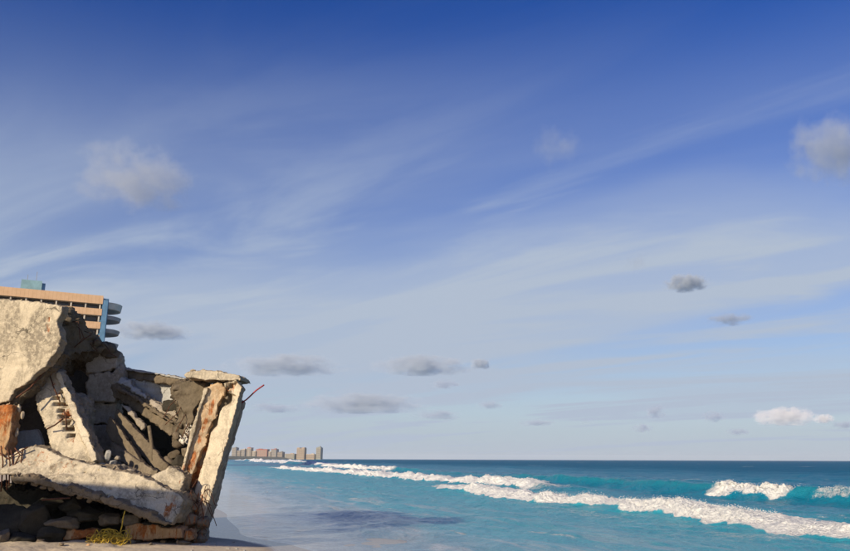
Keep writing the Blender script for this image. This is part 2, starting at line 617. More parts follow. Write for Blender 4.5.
    # low swells behind, unbroken
    for sc, h, sd_ in ((36, 0.34, 70), (47, 0.30, 72), (61, 0.26, 74)):
        cc = crest(tt, sc, 0.015, 1.6, sd_)
        d = s - cc
        hh = h * (0.6 + 0.5 * n2(tt, tt * 0, 0.05, sd_ + 5)) * np.exp(-dist / 300)
        z = z + hh * np.where(d < 0, np.exp(-(d / 2.2) ** 2), np.exp(-(d / 3.6) ** 2))
        foam = np.maximum(foam, 0.5 * sstep(0.55, 0.8, n2(tt, tt * 0, 0.16, sd_ + 9)) * np.exp(-(d / 0.5) ** 2))
    # scattered whitecaps on the outer water
    cap_ = sstep(0.70, 0.86, n2(s * 0.55, tt * 0.16, 1.0, 120)) * sstep(0.0, 0.5, n2(s, tt, 0.03, 121)) * sstep(26, 40, u) * (1 - sstep(150, 400, u))
    foam = np.maximum(foam, 0.75 * cap_)
    # fine lumps in the whitewater
    fa = np.exp(-dist / 120)
    f1 = np.abs(fbm2(s, tt, 2.6, 3, 64, 0.6))
    f2 = np.abs(fbm2(s, tt, 7.5, 3, 68, 0.65))
    z = z + rough * (0.11 * f1 + 0.075 * f2 * fa - 0.03)
    shift = shift + rough * (0.13 * fbm2(s, tt, 2.2, 3, 66, 0.6) + 0.06 * fa * fbm2(s, tt, 8.0, 2, 69, 0.6))
    # swash: thin sheets of water sliding up the sand
    edge = sstep(-3, 0.4, u)
    sheet = 0.018 * np.sin(u * 1.7 + 1.4 * n2(tt, tt * 0, 0.13, 80) + 0.6 * n2(x, y, 0.5, 81)) * sstep(0.5, 3, u) * (1 - sstep(7, 11, u))
    z = z + sheet - 0.05 * (1 - edge)
    # lacy foam left behind the bores and lines of it in the swash
    lace = sstep(0.1, 0.7, fbm2(s * 1.0, tt * 0.45, 0.5, 4, 83, 0.6))
    left = 0.42 * lace * (sstep(9.0, 12.0, u) * (1 - sstep(19.5, 22.5, u)) * (1 - sstep(40, 160, tt)))
    left += 0.26 * lace * (1 - sstep(7.0, 10.0, u)) * sstep(-1, 0.5, u)
    for sc, wd, am in ((2.6, 0.10, 0.45), (4.6, 0.16, 0.5), (6.6, 0.2, 0.45), (8.4, 0.2, 0.45)):
        cc = sc + 1.0 * n2(tt, tt * 0, 0.085, 3) * -0.8 + 0.6 * n2(tt, tt * 0, 0.3, 85)
        left += am * np.exp(-((u - cc) / wd) ** 2) * (0.62 + 0.38 * n2(tt, tt * 0, 0.5, 86))
    foam = np.clip(np.maximum(foam, left * np.exp(-dist / 220)), 0, 1)
    depth = np.clip(u, -5, 400)
    ss = s + shift
    x = O_S[0] + ss * N_D[0] + tt * T_D[0]
    y = O_S[1] + ss * N_D[1] + tt * T_D[1]
    t = NT('sea_water')
    d = t.attr('depth')
    fm = t.attr('foam')
    # upwelling colour of the water over white sand, by depth
    cr = t.n.new('ShaderNodeValToRGB')
    cr.color_ramp.interpolation = 'EASE'
    el = cr.color_ramp.elements
    stops = [(0.0, (0.28, 0.255, 0.215)), (0.012, (0.23, 0.235, 0.235)), (0.035, (0.14, 0.26, 0.33)), (0.065, (0.06, 0.32, 0.41)), (0.13, (0.03, 0.30, 0.39)),
             (0.24, (0.006, 0.18, 0.28)), (0.40, (0.003, 0.155, 0.265)), (1.0, (0.002, 0.11, 0.21))]
    el[0].position, el[0].color = stops[0][0], (*stops[0][1], 1)
    el[1].position, el[1].color = stops[-1][0], (*stops[-1][1], 1)
    for p, c in stops[1:-1]:
        e = el.new(p)
        e.color = (*c, 1)
    patch = t.noise(0.10, 4, 0.5, 0.4, stretch=(1, 0.6, 1))
    dd = t.math('ADD', d, t.math('MULTIPLY', t.math('SUBTRACT', patch, 0.5), t.math('MULTIPLY', d, 0.7)))
    t.l.new(t.math('MULTIPLY', dd, 0.01, True), cr.inputs[0])
    col = t.mix(t.math('MULTIPLY', t.attr('body'), 0.55), cr.outputs[0], (0.02, 0.24, 0.29))
    # water clouded with air and sand where the swash has just broken
    al = t.n.new('ShaderNodeVectorRotate')
    al.rotation_type = 'Z_AXIS'
    al.inputs['Angle'].default_value = math.atan2(-T_D[0], T_D[1]) * -1.0
    t.l.new(t.co, al.inputs['Vector'])
    mk = t.noise(0.9, 6, 0.62, 1.0, vec=al.outputs[0], stretch=(1.0, 0.22, 1))
    mk = t.math('MULTIPLY', t.ramp(mk, 0.47, 0.68), t.math('MULTIPLY', t.ramp(d, -0.5, 0.6), t.ramp(d, 12.0, 5.0)))
    col = t.mix(t.math('MULTIPLY', mk, 0.6), col, (0.42, 0.44, 0.45))
    fn = t.noise(2.4, 7, 0.68, 0.8)
    fn2 = t.noise(11, 5, 0.7, 0.4)
    k = t.math('ADD', fm, t.math('MULTIPLY', t.math('SUBTRACT', t.math('ADD', t.math('MULTIPLY', fn, 0.6), t.math('MULTIPLY', fn2, 0.4)), 0.5), 1.5))
    fmask = t.math('MULTIPLY', t.ramp(k, 0.32, 0.70), t.ramp(fm, 0.02, 0.15))
    fc = t.mix(t.ramp(fn2, 0.3, 0.7), (0.87, 0.88, 0.87), (0.72, 0.76, 0.78))
    col = t.mix(fmask, col, fc)
    r1 = t.noise(1.6, 4, 0.55, 0.3, stretch=(1.0, 0.55, 1))
    r2 = t.noise(7.5, 4, 0.6, 0.2, stretch=(1.0, 0.7, 1))
    wv = t.ramp(d, 0.5, 9.0, 0.10, 1.0)
    h = t.math('MULTIPLY', t.math('ADD', r1, t.math('MULTIPLY', r2, 0.32)), wv)
    h = t.math('ADD', h, t.math('MULTIPLY', t.math('MULTIPLY', fn2, fmask), 0.4))
    nrm = t.bump(h, 1.0, 0.36)
    t.b.inputs['IOR'].default_value = 1.33
    rgh = t.math('MAXIMUM', t.math('ADD', t.ramp(d, 1.0, 7.0, 0.06, 0.25), t.ramp(d, 22.0, 110.0, 0.0, 0.30)), t.math('MULTIPLY', fmask, 0.8))
    t.m.cycles.displacement_method = 'BUMP'
    t.b.subsurface_method = 'BURLEY'
    t.set(t.b.inputs['Subsurface Weight'], t.math('MULTIPLY', t.ramp(d, 0.5, 5.0), t.math('SUBTRACT', 0.85, t.math('MULTIPLY', fmask, 0.85))))
    t.b.inputs['Subsurface Radius'].default_value = (0.35, 1.0, 1.2)
    t.b.inputs['Subsurface Scale'].default_value = 2.5
    m = t.done(col, rgh, nrm, 0.24)
    t.l.new(t.ramp(d, 1.0, 10.0, 0.5, 0.26), t.b.inputs['Specular IOR Level'])
    me = mesh_np('sea', np.stack((x, y, z), -1), grid_faces(len(sa), len(ta)), m, True,
                 {'depth': depth, 'foam': foam, 'body': body})
    # droplets thrown up by the breaking crests
    idx = np.nonzero((rough > 0.35) & (dist < 75))[0]
    w = 1.0 / dist[idx] ** 1.0
    pick = RNG.choice(idx, 14000, p=w / w.sum())
    base = np.stack((x[pick], y[pick], z[pick]), -1)
    base += RNG.normal(0, 1, base.shape) * np.array((0.07, 0.07, 0.0)) + np.array((0, 0, 1.0)) * np.abs(RNG.normal(0, 0.05, len(pick)))[:, None]
    rad = RNG.uniform(0.003, 0.009, len(pick)) * (1 + dist[pick] / 60)
    octv = np.array(((1, 0, 0), (-1, 0, 0), (0, 1, 0), (0, -1, 0), (0, 0, 1), (0, 0, -1)), float)
    octf = np.array(((0, 2, 4), (2, 1, 4), (1, 3, 4), (3, 0, 4), (2, 0, 5), (1, 2, 5), (3, 1, 5), (0, 3, 5)))
    sv = (base[:, None, :] + octv[None] * rad[:, None, None] * RNG.uniform(.6, 1.4, (len(pick), 1, 3))).reshape(-1, 3)
    sf = (octf[None] + (np.arange(len(pick)) * 6)[:, None, None]).reshape(-1, 3)
    ts = NT('sea_spray')
    sm = ts.done((0.74, 0.76, 0.76), 0.6)
    tag(link('sea_spray', mesh_np('sea_spray', sv, sf, sm)), 'white spray thrown up along the breaking waves', kind='stuff')
    tag(link('sea', me), 'turquoise sea with lines of white breakers rolling in', kind='structure')


build_sea()


# ------------------------------------------------------------------ broken concrete
def outline3(pts, jag, step=0.085):
    """pixel outline with distances -> 3D ring, edges split and broken up; also a 2D ring for filling"""
    ring3, ring2 = [], []
    n = len(pts)
    for i in range(n):
        a, b = pts[i], pts[(i + 1) % n]
        A, B = P(*a), P(*b)
        k = max(1, int((B - A).length / step))
        for j in range(k):
            f = j / k
            q = A.lerp(B, f)
            if jag:
                big = 2.6 if random.random() < 0.16 else 0.7
                q = q + Vector((random.uniform(-1, 1), random.uniform(-0.4, 0.4), random.uniform(-1, 1))) * jag * big
            ring3.append(q)
            d = CM.transposed() @ (q - CAM)
            ring2.append(Vector((d.x / -d.z, d.y / -d.z, 0)))
    return ring3, ring2


SLAB_N = [0]


def slab(name, pts, depth=0.3, mat='raw', parent=None, Y=None, back=(0, 1, 0), jag=0.02, rough=0.02, vox=0.026,
         rust=(), pits=(), allrust=0.0, spall=0.03, grow=0.0):
    """a slab of broken concrete: outline as seen, real distance, real thickness, chipped surface"""
    SLAB_N[0] += 1
    seed = SLAB_N[0] * 17
    pts = [p if len(p) == 3 else (p[0], p[1], Y) for p in pts]
    r3, r2 = outline3(pts, jag)
    tri = geometry.tessellate_polygon([r2])
    n = len(r3)
    bv = Vector(back).normalized() * depth
    cen = sum(r3, Vector()) / n
    vs = r3 + [cen + (p - cen) * (1 + grow) + bv for p in r3]
    fs = [tuple(t) for t in tri] + [tuple(i + n for i in reversed(t)) for t in tri]
    fs += [(i, (i + 1) % n, (i + 1) % n + n, i + n) for i in range(n)]
    me = bpy.data.meshes.new('tmp')
    me.from_pydata(vs, [], fs)
    bm = bmesh.new()
    bm.from_mesh(me)
    bmesh.ops.triangulate(bm, faces=bm.faces)
    bmesh.ops.recalc_face_normals(bm, faces=bm.faces)
    bm.to_mesh(me)
    bm.free()
    ob = bpy.data.objects.new('tmp', me)
    COL.objects.link(ob)
    md = ob.modifiers.new('r', 'REMESH')
    md.mode = 'VOXEL'
    md.voxel_size = vox
    dg = bpy.context.evaluated_depsgraph_get()
    me2 = bpy.data.meshes.new_from_object(ob.evaluated_get(dg))
    bpy.data.objects.remove(ob)
    bpy.data.meshes.remove(me)
    nv = len(me2.vertices)
    co = np.empty(nv * 3, np.float32)
    me2.vertices.foreach_get('co', co)
    co = co.reshape(-1, 3).astype(np.float64)
    no = np.empty(nv * 3, np.float32)
    me2.vertices.foreach_get('normal', no)
    no = no.reshape(-1, 3).astype(np.float64)
    # front direction (Newell)
    nf = Vector()
    for i in range(n):
        a, b = r3[i] - cen, r3[(i + 1) % n] - cen
        nf += a.cross(b)
    nf.normalize()
    if nf.dot(CAM - cen) < 0:
        nf = -nf
    nf = np.array(nf)
    fr = no @ nf
    plaster = sstep(0.72, 0.93, fr)
    raw = 1 - 0.8 * plaster
    disp = rough * (0.45 * fbm(co, 1.3, 2, seed) + raw * 0.7 * fbm(co, 8, 3, seed + 5, 0.65) + 0.3 * plaster * fbm(co, 11, 2, seed + 8))
    ix = np.nonzero(raw > 0.3)[0]
    fc = np.zeros(nv)
    if len(ix):
        fc[ix] = 1.5 * facets(co[ix], 3.6, seed + 30) + 0.75 * facets(co[ix], 9.0, seed + 40)
    disp += rough * raw * fc
    chip = np.maximum(fbm(co, 3.3, 3, seed + 11) - 0.15, 0)
    disp -= spall * chip * (0.35 + 1.3 * raw)
    rustv = np.full(nv, float(allrust))
    for (px, py, yy, rad, *amt) in rust:
        c = np.array(P(px, py, yy))
        rustv = np.maximum(rustv, (amt[0] if amt else 1.0) * np.exp(-(((co - c) ** 2).sum(1)) / rad ** 2))
    co = co + no * disp[:, None]
    for (px, py, yy, rx, rz, dp) in pits:
        c = np.array(P(px, py, yy))
        ex = np.maximum(np.abs(co[:, 0] - c[0]) / rx, np.abs(co[:, 2] - c[2]) / rz)
        m = (1 - sstep(0.75, 1.15, ex + 0.15 * vnoise(co, 14, seed))) * (fr > 0.3) * (np.abs(co[:, 1] - c[1]) < 0.6)
        co = co + (np.array(bv) / max(depth, 1e-6))[None, :] * (dp * m)[:, None]
        rustv = np.maximum(rustv, 0.42 * m)
    base = np.array((co[:, 0].mean(), co[:, 1].mean(), co[:, 2].min()))
    if parent is not None:
        base = np.array(parent.location)
    me2.vertices.foreach_set('co', (co - base).astype(np.float32).ravel())
    for k, v in (('plaster', plaster), ('rust', rustv)):
        a = me2.attributes.new(k, 'FLOAT', 'POINT')
        a.data.foreach_set('value', v.astype(np.float32))
    nl = np.empty(len(me2.polygons), np.int32)
    me2.polygons.foreach_get('loop_start', nl)
    vi = np.empty(len(me2.loops), np.int32)
    me2.loops.foreach_get('vertex_index', vi)
    me2.polygons.foreach_set('use_smooth', plaster[vi[nl]] > 0.3)
    me2.update()
    me2.name = name
    me2.materials.clear()
    me2.materials.append(M[mat])
    return link(name, me2, parent, (0, 0, 0) if parent is not None else base)


def chunk(name, c, size, mat='raw', parent=None, seed=1, sub=4, rust=0.0, facets=16):
    rnd = random.Random(seed)
    bm = bmesh.new()
    bmesh.ops.create_icosphere(bm, subdivisions=sub, radius=1.0)
    for _ in range(facets):
        n = Vector((rnd.gauss(0, 1), rnd.gauss(0, 1), rnd.gauss(0, 1))).normalized()
        d = rnd.uniform(0.52, 0.85)
        for v in bm.verts:
            e = v.co.dot(n) - d
            if e > 0:
                v.co -= n * e
    me = bpy.data.meshes.new(name)
    bm.to_mesh(me)
    bm.free()
    nv = len(me.vertices)
    co = np.empty(nv * 3, np.float32)
    me.vertices.foreach_get('co', co)
    co = co.reshape(-1, 3).astype(np.float64)
    rr = np.linalg.norm(co, axis=1, keepdims=True)
    co = co * (1 + 0.10 * fbm(co + seed, 2.0, 4, seed)[:, None] / np.maximum(rr, 0.3))
    co = co * np.array(size)
    ang = rnd.uniform(-0.5, 0.5)
    ca, sa_ = math.cos(ang), math.sin(ang)
    co = np.stack((co[:, 0] * ca - co[:, 1] * sa_, co[:, 0] * sa_ + co[:, 1] * ca, co[:, 2]), -1)
    off = np.zeros(3)
    loc = Vector(c)
    if parent is not None:
        off = np.array(loc - parent.location)
    else:
        off = np.array((0, 0, -co[:, 2].min()))
        loc = loc - Vector(off)
    me.vertices.foreach_set('co', (co + off).astype(np.float32).ravel())
    for k, v in (('plaster', 0.5 + 0.5 * vnoise(co, 3, seed)), ('rust', np.full(nv, rust))):
        a = me.attributes.new(k, 'FLOAT', 'POINT')
        a.data.foreach_set('value', v.astype(np.float32))
    for p in me.polygons:
        p.use_smooth = True
    me.update()
    me.materials.append(M[mat])
    return link(name, me, parent, (0, 0, 0) if parent is not None else loc)


def rod(name, pts, r, mat='rebar', parent=None, sides=6, sub=1):
    pts = [Vector(p) for p in pts]
    base = parent.location.copy() if parent is not None else min(pts, key=lambda p: p.z).copy()
    bm = bmesh.new()
    add_tube(bm, [p - base for p in pts], r, sides)
    return bm_obj(name, bm, M[mat], parent, (0, 0, 0) if parent is not None else base, True)


def crack(pts, Y, r, amt):
    res = []
    for a, b in zip(pts, pts[1:]):
        n_ = max(1, int(math.hypot(a[0] - b[0], a[1] - b[1]) / 1.0))
        res += [(a[0] + (b[0] - a[0]) * i / n_, a[1] + (b[1] - a[1]) * i / n_, Y, r * random.uniform(.7, 1.3), amt) for i in range(n_)]
    return res


G_RUIN = 'broken pieces of the collapsed concrete building'

# --- the big tilted wall at the left
wall = slab('wall_slab', [(-120, 287, 16.26), (-60, 291, 16.11), (0, 298, 15.95), (30, 301, 15.87), (58, 304, 15.80), (63, 306, 15.79), (62, 313, 15.79), (57, 321, 15.80),
                          (59, 330, 15.80), (61, 341, 15.79), (57, 352, 15.80), (49, 362, 15.82), (39, 372, 15.85), (28, 382, 15.88), (15, 391, 15.91), (10, 401, 15.92),
                          (-4, 406, 15.96), (-40, 409, 16.05), (-45, 470, 16.07), (-50, 590, 16.08), (-120, 600, 16.26)],
            0.26, 'plaster', back=(0.05, 1, 0), jag=0.014, rough=0.014, spall=0.02,
            rust=crack([(54, 316), (49, 315), (45, 318), (47, 324), (49, 331), (49.5, 340), (50, 348)], 16.05, 0.034, .72) + crack([(58, 316), (55, 322), (52, 327)], 16.05, .04, .55) + [
                  (0, 404, 15.7, 0.12, .9), (8, 403, 15.7, 0.10, .9), (22, 388, 15.9, 0.08, .5)],
            pits=[(53, 322, 16.1, 0.06, 0.05, 0.03), (54, 330, 16.1, 0.05, 0.10, 0.025)])
tag(wall, 'big tilted cream plaster wall slab with ragged right edge at the left', 'wall slab', G_RUIN)
slab('broken_edge', [(60, 349), (63, 354), (54, 366), (44, 377), (32, 388), (19, 398), (13, 407), (8, 407),
                     (10, 398), (18, 389), (31, 379), (42, 368), (52, 358)],
     0.3, 'brown', wall, Y=16.06, jag=0.02, rough=0.03, spall=0.05)
rod('cable', [P(60, 322, 16.05), P(59.6, 333, 16.0), P(58.5, 343, 16.0), P(58, 353, 16.0)], 0.022, 'cloth', wall)
be_ = COL.objects['broken_edge']
wb_ = rod('steel_bar', [P(50, 352, 16.1), P(44, 372, 16.05), P(30, 388, 15.95), P(16, 398, 15.8)], 0.018, 'rebar', wall)
wb_.parent = be_

# --- rust column under the wall
rc = slab('column_stump', [(-40, 402, 15.7), (-4, 404, 15.75), (14, 405, 15.8), (13, 420, 15.8), (10, 436, 15.8), (7, 452, 15.8), (5, 462, 15.8), (-40, 466, 15.7)], 0.34, 'rustc',
          jag=0.015, rough=0.018, rust=[(6, 408, 15.7, 0.22, 1.0), (0, 418, 15.7, 0.35, .75), (12, 425, 15.7, 0.2, .5), (-5, 440, 15.7, 0.3, .35)])
tag(rc, 'orange rust soaked column stump below the cream wall slab', 'column', G_RUIN)
for k, (a, b, c_) in enumerate((((1, 446), (3, 462), (1, 492)), ((7, 447), (10, 462), (9, 486)), ((11, 450), (13, 464), (16, 481)), ((15, 448), (20, 455), (13, 468)),
                                ((23, 449), (21, 462), (24, 474)), ((-2, 452), (8, 459), (28, 447)), ((5, 455), (6, 470), (7, 490)))):
    rod('steel_bar', [P(a[0], a[1], 15.72), P(b[0], b[1], 15.55 + 0.02 * k), P(c_[0], c_[1], 15.5 + 0.03 * k)], 0.014, 'rebar', rc)
for (x0, y0, x1, y1) in ((17, 404, 21, 412), (21, 412, 23, 418), (18, 429, 16, 436)):
    chunk('plaster_scrap', P((x0 + x1) / 2, (y0 + y1) / 2, 15.95), (0.05, 0.04, 0.10), 'white', rc, 90 + x0, 3)

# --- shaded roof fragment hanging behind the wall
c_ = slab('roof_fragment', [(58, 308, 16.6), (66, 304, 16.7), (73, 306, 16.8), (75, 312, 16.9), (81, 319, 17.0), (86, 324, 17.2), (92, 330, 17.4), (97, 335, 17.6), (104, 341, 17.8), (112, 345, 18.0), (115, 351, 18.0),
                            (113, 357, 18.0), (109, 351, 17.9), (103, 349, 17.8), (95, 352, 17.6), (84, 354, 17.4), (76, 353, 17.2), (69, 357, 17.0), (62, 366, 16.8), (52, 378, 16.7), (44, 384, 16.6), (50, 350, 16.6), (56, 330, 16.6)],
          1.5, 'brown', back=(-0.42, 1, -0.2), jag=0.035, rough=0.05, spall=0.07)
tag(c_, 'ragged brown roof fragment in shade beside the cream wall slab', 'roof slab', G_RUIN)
for k, (px, py, Y, r) in enumerate(((70, 309, 16.85, .13), (66, 316, 16.75, .15), (78, 318, 17.0, .10), (109, 346, 17.95, .2), (113, 352, 18.0, .16), (104, 343, 17.8, .13), (97, 338, 17.6, .12), (99, 347, 17.75, .12))):
    chunk('broken_lump', P(px, py + 3.5, Y), (r * 1.1, r, r), 'brown', c_, 200 + k, 4)
for k in range(6):
    a = P(70 + 7 * k, 322 + 4.5 * k, 16.85 + 0.14 * k)
    rod('steel_bar', [a, a + Vector((random.uniform(-.2, .3), -0.12, random.uniform(-.25, .05))), a + Vector((random.uniform(-.3, .5), -0.2, random.uniform(-.5, -.1)))], 0.010, 'rebar', c_)

# --- block pillar
pil = empty('block_pillar', P(100, 445, 18.0))
tag(pil, 'grey concrete block pillar standing in shade under the roof fragment', 'pillar', G_RUIN)
for pts, Yb in (([(84, 348), (100, 346), (113, 349), (118, 358), (117, 368), (104, 372), (85, 373)], 17.95),
                ([(86, 374), (112, 372), (119, 364), (121, 374), (118, 388), (115, 402), (98, 402), (87, 401)], 17.9),
                ([(87, 402), (98, 403), (115, 403), (115, 412), (113, 424), (99, 424), (88, 422)], 18.02),
                ([(88, 423), (100, 425), (113, 425), (113, 438), (110, 452), (90, 452)], 17.96),
                ([(88, 453), (112, 453), (116, 480), (114, 520), (86, 520)], 18.0)):
    slab('concrete_block', pts, 0.5, 'grey', pil, Y=Yb, jag=0.02, rough=0.025, spall=0.03)

# --- leaning slab with open cavities
pits = [(54 + 2.6 * k, 398 + 6.3 * k, 16.25 - 0.035 * k, 0.075 + 0.04 * (k % 2), 0.04, 0.24) for k in range(7)]
pits += [(58 + 2.4 * k, 392 + 7 * k, 16.25 - 0.035 * k, 0.04, 0.03, 0.16) for k in range(6)]
lean = slab('leaning_slab', [(46, 369, 16.5), (51, 368, 16.5), (57, 371, 16.5), (62, 382, 16.45), (70, 399, 16.35), (79, 418, 16.2), (88, 438, 16.1), (97, 461, 15.95), (92, 470, 15.9), (72, 464, 15.9),
                             (53, 456, 15.95), (46, 432, 16.1), (40, 415, 16.2), (35, 402, 16.3), (36, 393, 16.35), (41, 381, 16.45)],
            0.30, 'plaster', back=(0.25, 1, 0.05), jag=0.010, rough=0.016, vox=0.019, spall=0.035, pits=pits,
            rust=[(49, 374, 16.5, 0.08, .9), (53, 384, 16.4, 0.07, .8), (58, 395, 16.4, 0.08, .6), (66, 415, 16.2, 0.12, .8), (62, 420, 16.2, 0.1, .6), (48, 392, 16.3, .12, .4), (72, 440, 16.1, 0.1, .5)])
tag(lean, 'cream slab leaning diagonally with a row of dark cavities down its face', 'concrete slab', G_RUIN)
slab('edge_rib', [(57, 371, 16.42), (60, 372, 16.42), (71, 397, 16.3), (80, 416, 16.15), (90, 438, 16.02), (98, 460, 15.88), (91, 463, 15.86), (83, 443, 16.0), (73, 420, 16.13), (64, 398, 16.28), (55, 377, 16.4)],
     0.22, 'white', lean, jag=0.008, rough=0.016, vox=0.019)
rod('steel_bar', [P(47, 429, 15.98), P(55, 425, 15.95), P(63, 419, 16.1)], 0.016, 'rebar', lean)
rod('steel_bar', [P(49, 373, 16.38), P(54, 388, 16.28), P(60, 402, 16.2)], 0.015, 'rebar', lean)
rod('steel_bar', [P(64, 411, 16.1), P(66, 418, 16.02), P(67, 430, 16.1)], 0.016, 'rebar', lean)

# --- pieces filling the gap behind the leaning slab
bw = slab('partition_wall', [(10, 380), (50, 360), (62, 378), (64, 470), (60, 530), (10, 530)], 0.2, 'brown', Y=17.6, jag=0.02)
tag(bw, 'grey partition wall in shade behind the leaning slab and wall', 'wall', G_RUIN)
bp = slab('painted_panel', [(9, 433), (37, 429), (42, 440), (43, 460), (40, 475), (8, 475)], 0.12, 'bluegrey', Y=16.7, jag=0.01, rough=0.008)
tag(bp, 'blue grey painted panel upright between column stump and leaning slab', 'panel', G_RUIN)
gb = slab('concrete_chunk', [(66, 398), (77, 391), (85, 394), (88, 410), (88, 440), (90, 475), (74, 475), (74, 425), (70, 412)], 0.4, 'grey', Y=17.3, jag=0.03, rough=0.03)
tag(gb, 'upright grey chunk wedged between leaning slab and block pillar', 'concrete chunk', G_RUIN)

# --- the long low slab
low_ = slab('floor_slab', [(-60, 458, 15.6), (8, 455, 15.7), (20, 449, 15.75), (32, 446, 15.8), (46, 449, 15.8), (60, 456, 15.75), (85, 463, 15.7), (110, 468, 15.7), (140, 476, 15.7), (164, 487, 15.7), (179, 494, 15.7), (184, 500, 15.7),
                           (178, 514, 15.55), (172, 525, 15.5), (160, 523, 15.5), (140, 515, 15.45), (118, 506, 15.4), (92, 499, 15.35), (66, 490, 15.35), (40, 481, 15.35), (18, 476, 15.35), (-60, 474, 15.3)],
            1.1, 'plaster', back=(0.1, 1, 0.02), jag=0.015, rough=0.02, spall=0.03,
            rust=crack([(171, 497), (169, 508), (167, 517)], 15.55, .10, .75) + [ (40, 458, 15.7, 0.25, .34), (65, 466, 15.7, 0.25, .32), (20, 460, 15.7, 0.2, .35)],
            pits=[(98, 470, 15.65, .02, .02, .05), (157, 495, 15.6, .02, .05, .05), (143, 490, 15.6, .015, .02, .04), (85, 473, 15.65, .025, .02, .05), (108, 496, 15.5, .02, .02, .05), (110, 489, 15.5, .02, .02, .05)])
tag(low_, 'long tilted cream floor slab across the foot of the ruin', 'floor slab', G_RUIN)
lip_ = slab('slab_lip', [(8, 477, 15.3), (24, 474, 15.28), (38, 477, 15.26), (60, 483, 15.25), (92, 491, 15.25), (120, 500, 15.28), (145, 510, 15.32), (173, 524, 15.4),
                  (165, 526, 15.4), (140, 517, 15.36), (118, 508, 15.32), (92, 501, 15.3), (75, 496, 15.3), (50, 488, 15.3), (28, 482, 15.3), (10, 481, 15.3)],
     0.5, 'raw', low_, jag=0.014, rough=0.03, spall=0.06)
for k, (px, py, r) in enumerate(((36, 489, .10), (44, 492, .07), (52, 493, .08), (63, 497, .07), (72, 497, .09), (80, 503, .06), (57, 490, .05), (90, 506, .06))):
    chunk('hanging_lump', P(px, py - 5.5, 15.42), (r * 1.2, r, r * 0.9), 'raw', low_, 300 + k, 3).parent = lip_
rod('steel_bar', [P(42, 500, 15.35), P(52, 499, 15.3), P(70, 498, 15.3)], 0.018, 'rebar', low_)

# --- the tall right column
colm = slab('leaning_column', [(223, 383, 16.42), (229, 381, 16.42), (236, 380, 16.25), (241, 387, 16.25), (236, 410, 16.25), (230, 432, 16.25), (224, 452, 16.25), (219, 470, 16.25), (213, 490, 16.25), (206, 514, 16.25), (199, 540, 16.25), (194, 556, 16.25),
                               (180, 556, 16.42), (184, 530, 16.42), (190, 505, 16.42), (196, 486, 16.42), (203, 463, 16.42), (209, 444, 16.42), (211, 432, 16.42), (217, 426, 16.42), (219, 413, 16.42), (222, 407, 16.42), (231, 402, 16.42), (232, 395, 16.42), (226, 393, 16.42)],
            0.42, 'white', back=(-0.02, 1, 0), jag=0.006, rough=0.010, spall=0.014, vox=0.022,
            rust=[(196, 500, 16.3, .25, .6), (190, 520, 16.3, .3, .75), (203, 515, 16.3, .2, .5), (231, 388, 16.3, .12, .55), (225, 396, 16.3, .1, .5)],
            pits=[(231, 386, 16.4, .10, .06, .12), (226, 390, 16.4, .06, .05, .10), (237, 384, 16.4, .03, .05, .08), (229, 393, 16.4, .05, .04, .08)])
tag(colm, 'tall white column leaning right with a rusted torn left side', 'column', G_RUIN)
slab('rusted_face', [(205, 389, 16.42), (212, 385, 16.42), (219, 383, 16.42), (225, 388, 16.42), (223, 396, 16.42), (218, 406, 16.45), (215, 418, 16.45), (210, 428, 16.48), (205, 444, 16.48), (197, 464, 16.48), (190, 484, 16.48), (186, 505, 16.48), (180, 530, 16.48), (172, 535, 16.48),
                     (173, 505, 16.48), (177, 486, 16.45), (183, 465, 16.42), (190, 440, 16.42), (197, 415, 16.42)],
     0.35, 'torn', colm, jag=0.022, rough=0.020, spall=0.05, vox=0.02,
     rust=crack([(206, 420), (202, 433), (198, 443)], 16.42, .065, .68) + crack([(195, 452), (190, 465), (185, 478)], 16.42, .08, .72) + crack([(212, 404), (209, 414)], 16.42, .1, .5) + [(182, 500, 16.4, .35, .8), (178, 520, 16.4, .3, .9)])
slab('column_core', [(218, 384), (234, 383), (237, 392), (230, 410), (219, 440), (210, 470), (200, 505), (194, 530), (180, 535), (182, 500), (192, 468), (203, 434), (212, 404)], 0.25, 'raw', colm, Y=16.62, jag=0.02, rough=0.03,
     rust=[(208, 445, 16.6, .3, .7), (198, 475, 16.6, .3, .8)])
slab('inner_strip', [(204, 388, 16.36), (208, 388, 16.36), (200, 414, 16.36), (192, 442, 16.36), (185, 467, 16.36), (181, 478, 16.36), (179, 474, 16.36), (188, 441, 16.36), (196, 412, 16.36)],
     0.12, 'plaster', colm, jag=0.008, rough=0.012, vox=0.022, rust=[(184, 468, 16.3, .12, .7)])
slab('back_edge', [(242, 399, 16.85), (245, 402, 16.85), (240, 420, 16.85), (231, 450, 16.85), (222, 482, 16.85), (213, 515, 16.85), (206, 545, 16.85), (198, 545, 16.85), (222, 460, 16.85), (236, 410, 16.85)],
     0.12, 'grey', colm, jag=0.006, rough=0.010, vox=0.026)
for k, (px, py, r) in enumerate(((231, 392, .06), (227, 398, .05), (236, 383, .06), (229, 385, .07), (240, 389, .04), (226, 404, .04))):
    chunk('broken_lump', P(px, py, 16.42), (r, r, r * 0.9), 'raw', colm, 400 + k, 3)
for k in range(16):
    a = P(random.uniform(186, 210), random.uniform(484, 505), 16.3)
    d1 = Vector((random.uniform(-.12, .25), -random.uniform(.05, .3), random.uniform(-.25, .15)))
    d2 = d1 + Vector((random.uniform(-.15, .3), random.uniform(-.15, .1), random.uniform(-.5, -.05)))
    rod('steel_bar', [a, a + d1 * 0.6 + Vector((0, 0, .05)), a + d1, a + d2], 0.008, 'rebar', colm)
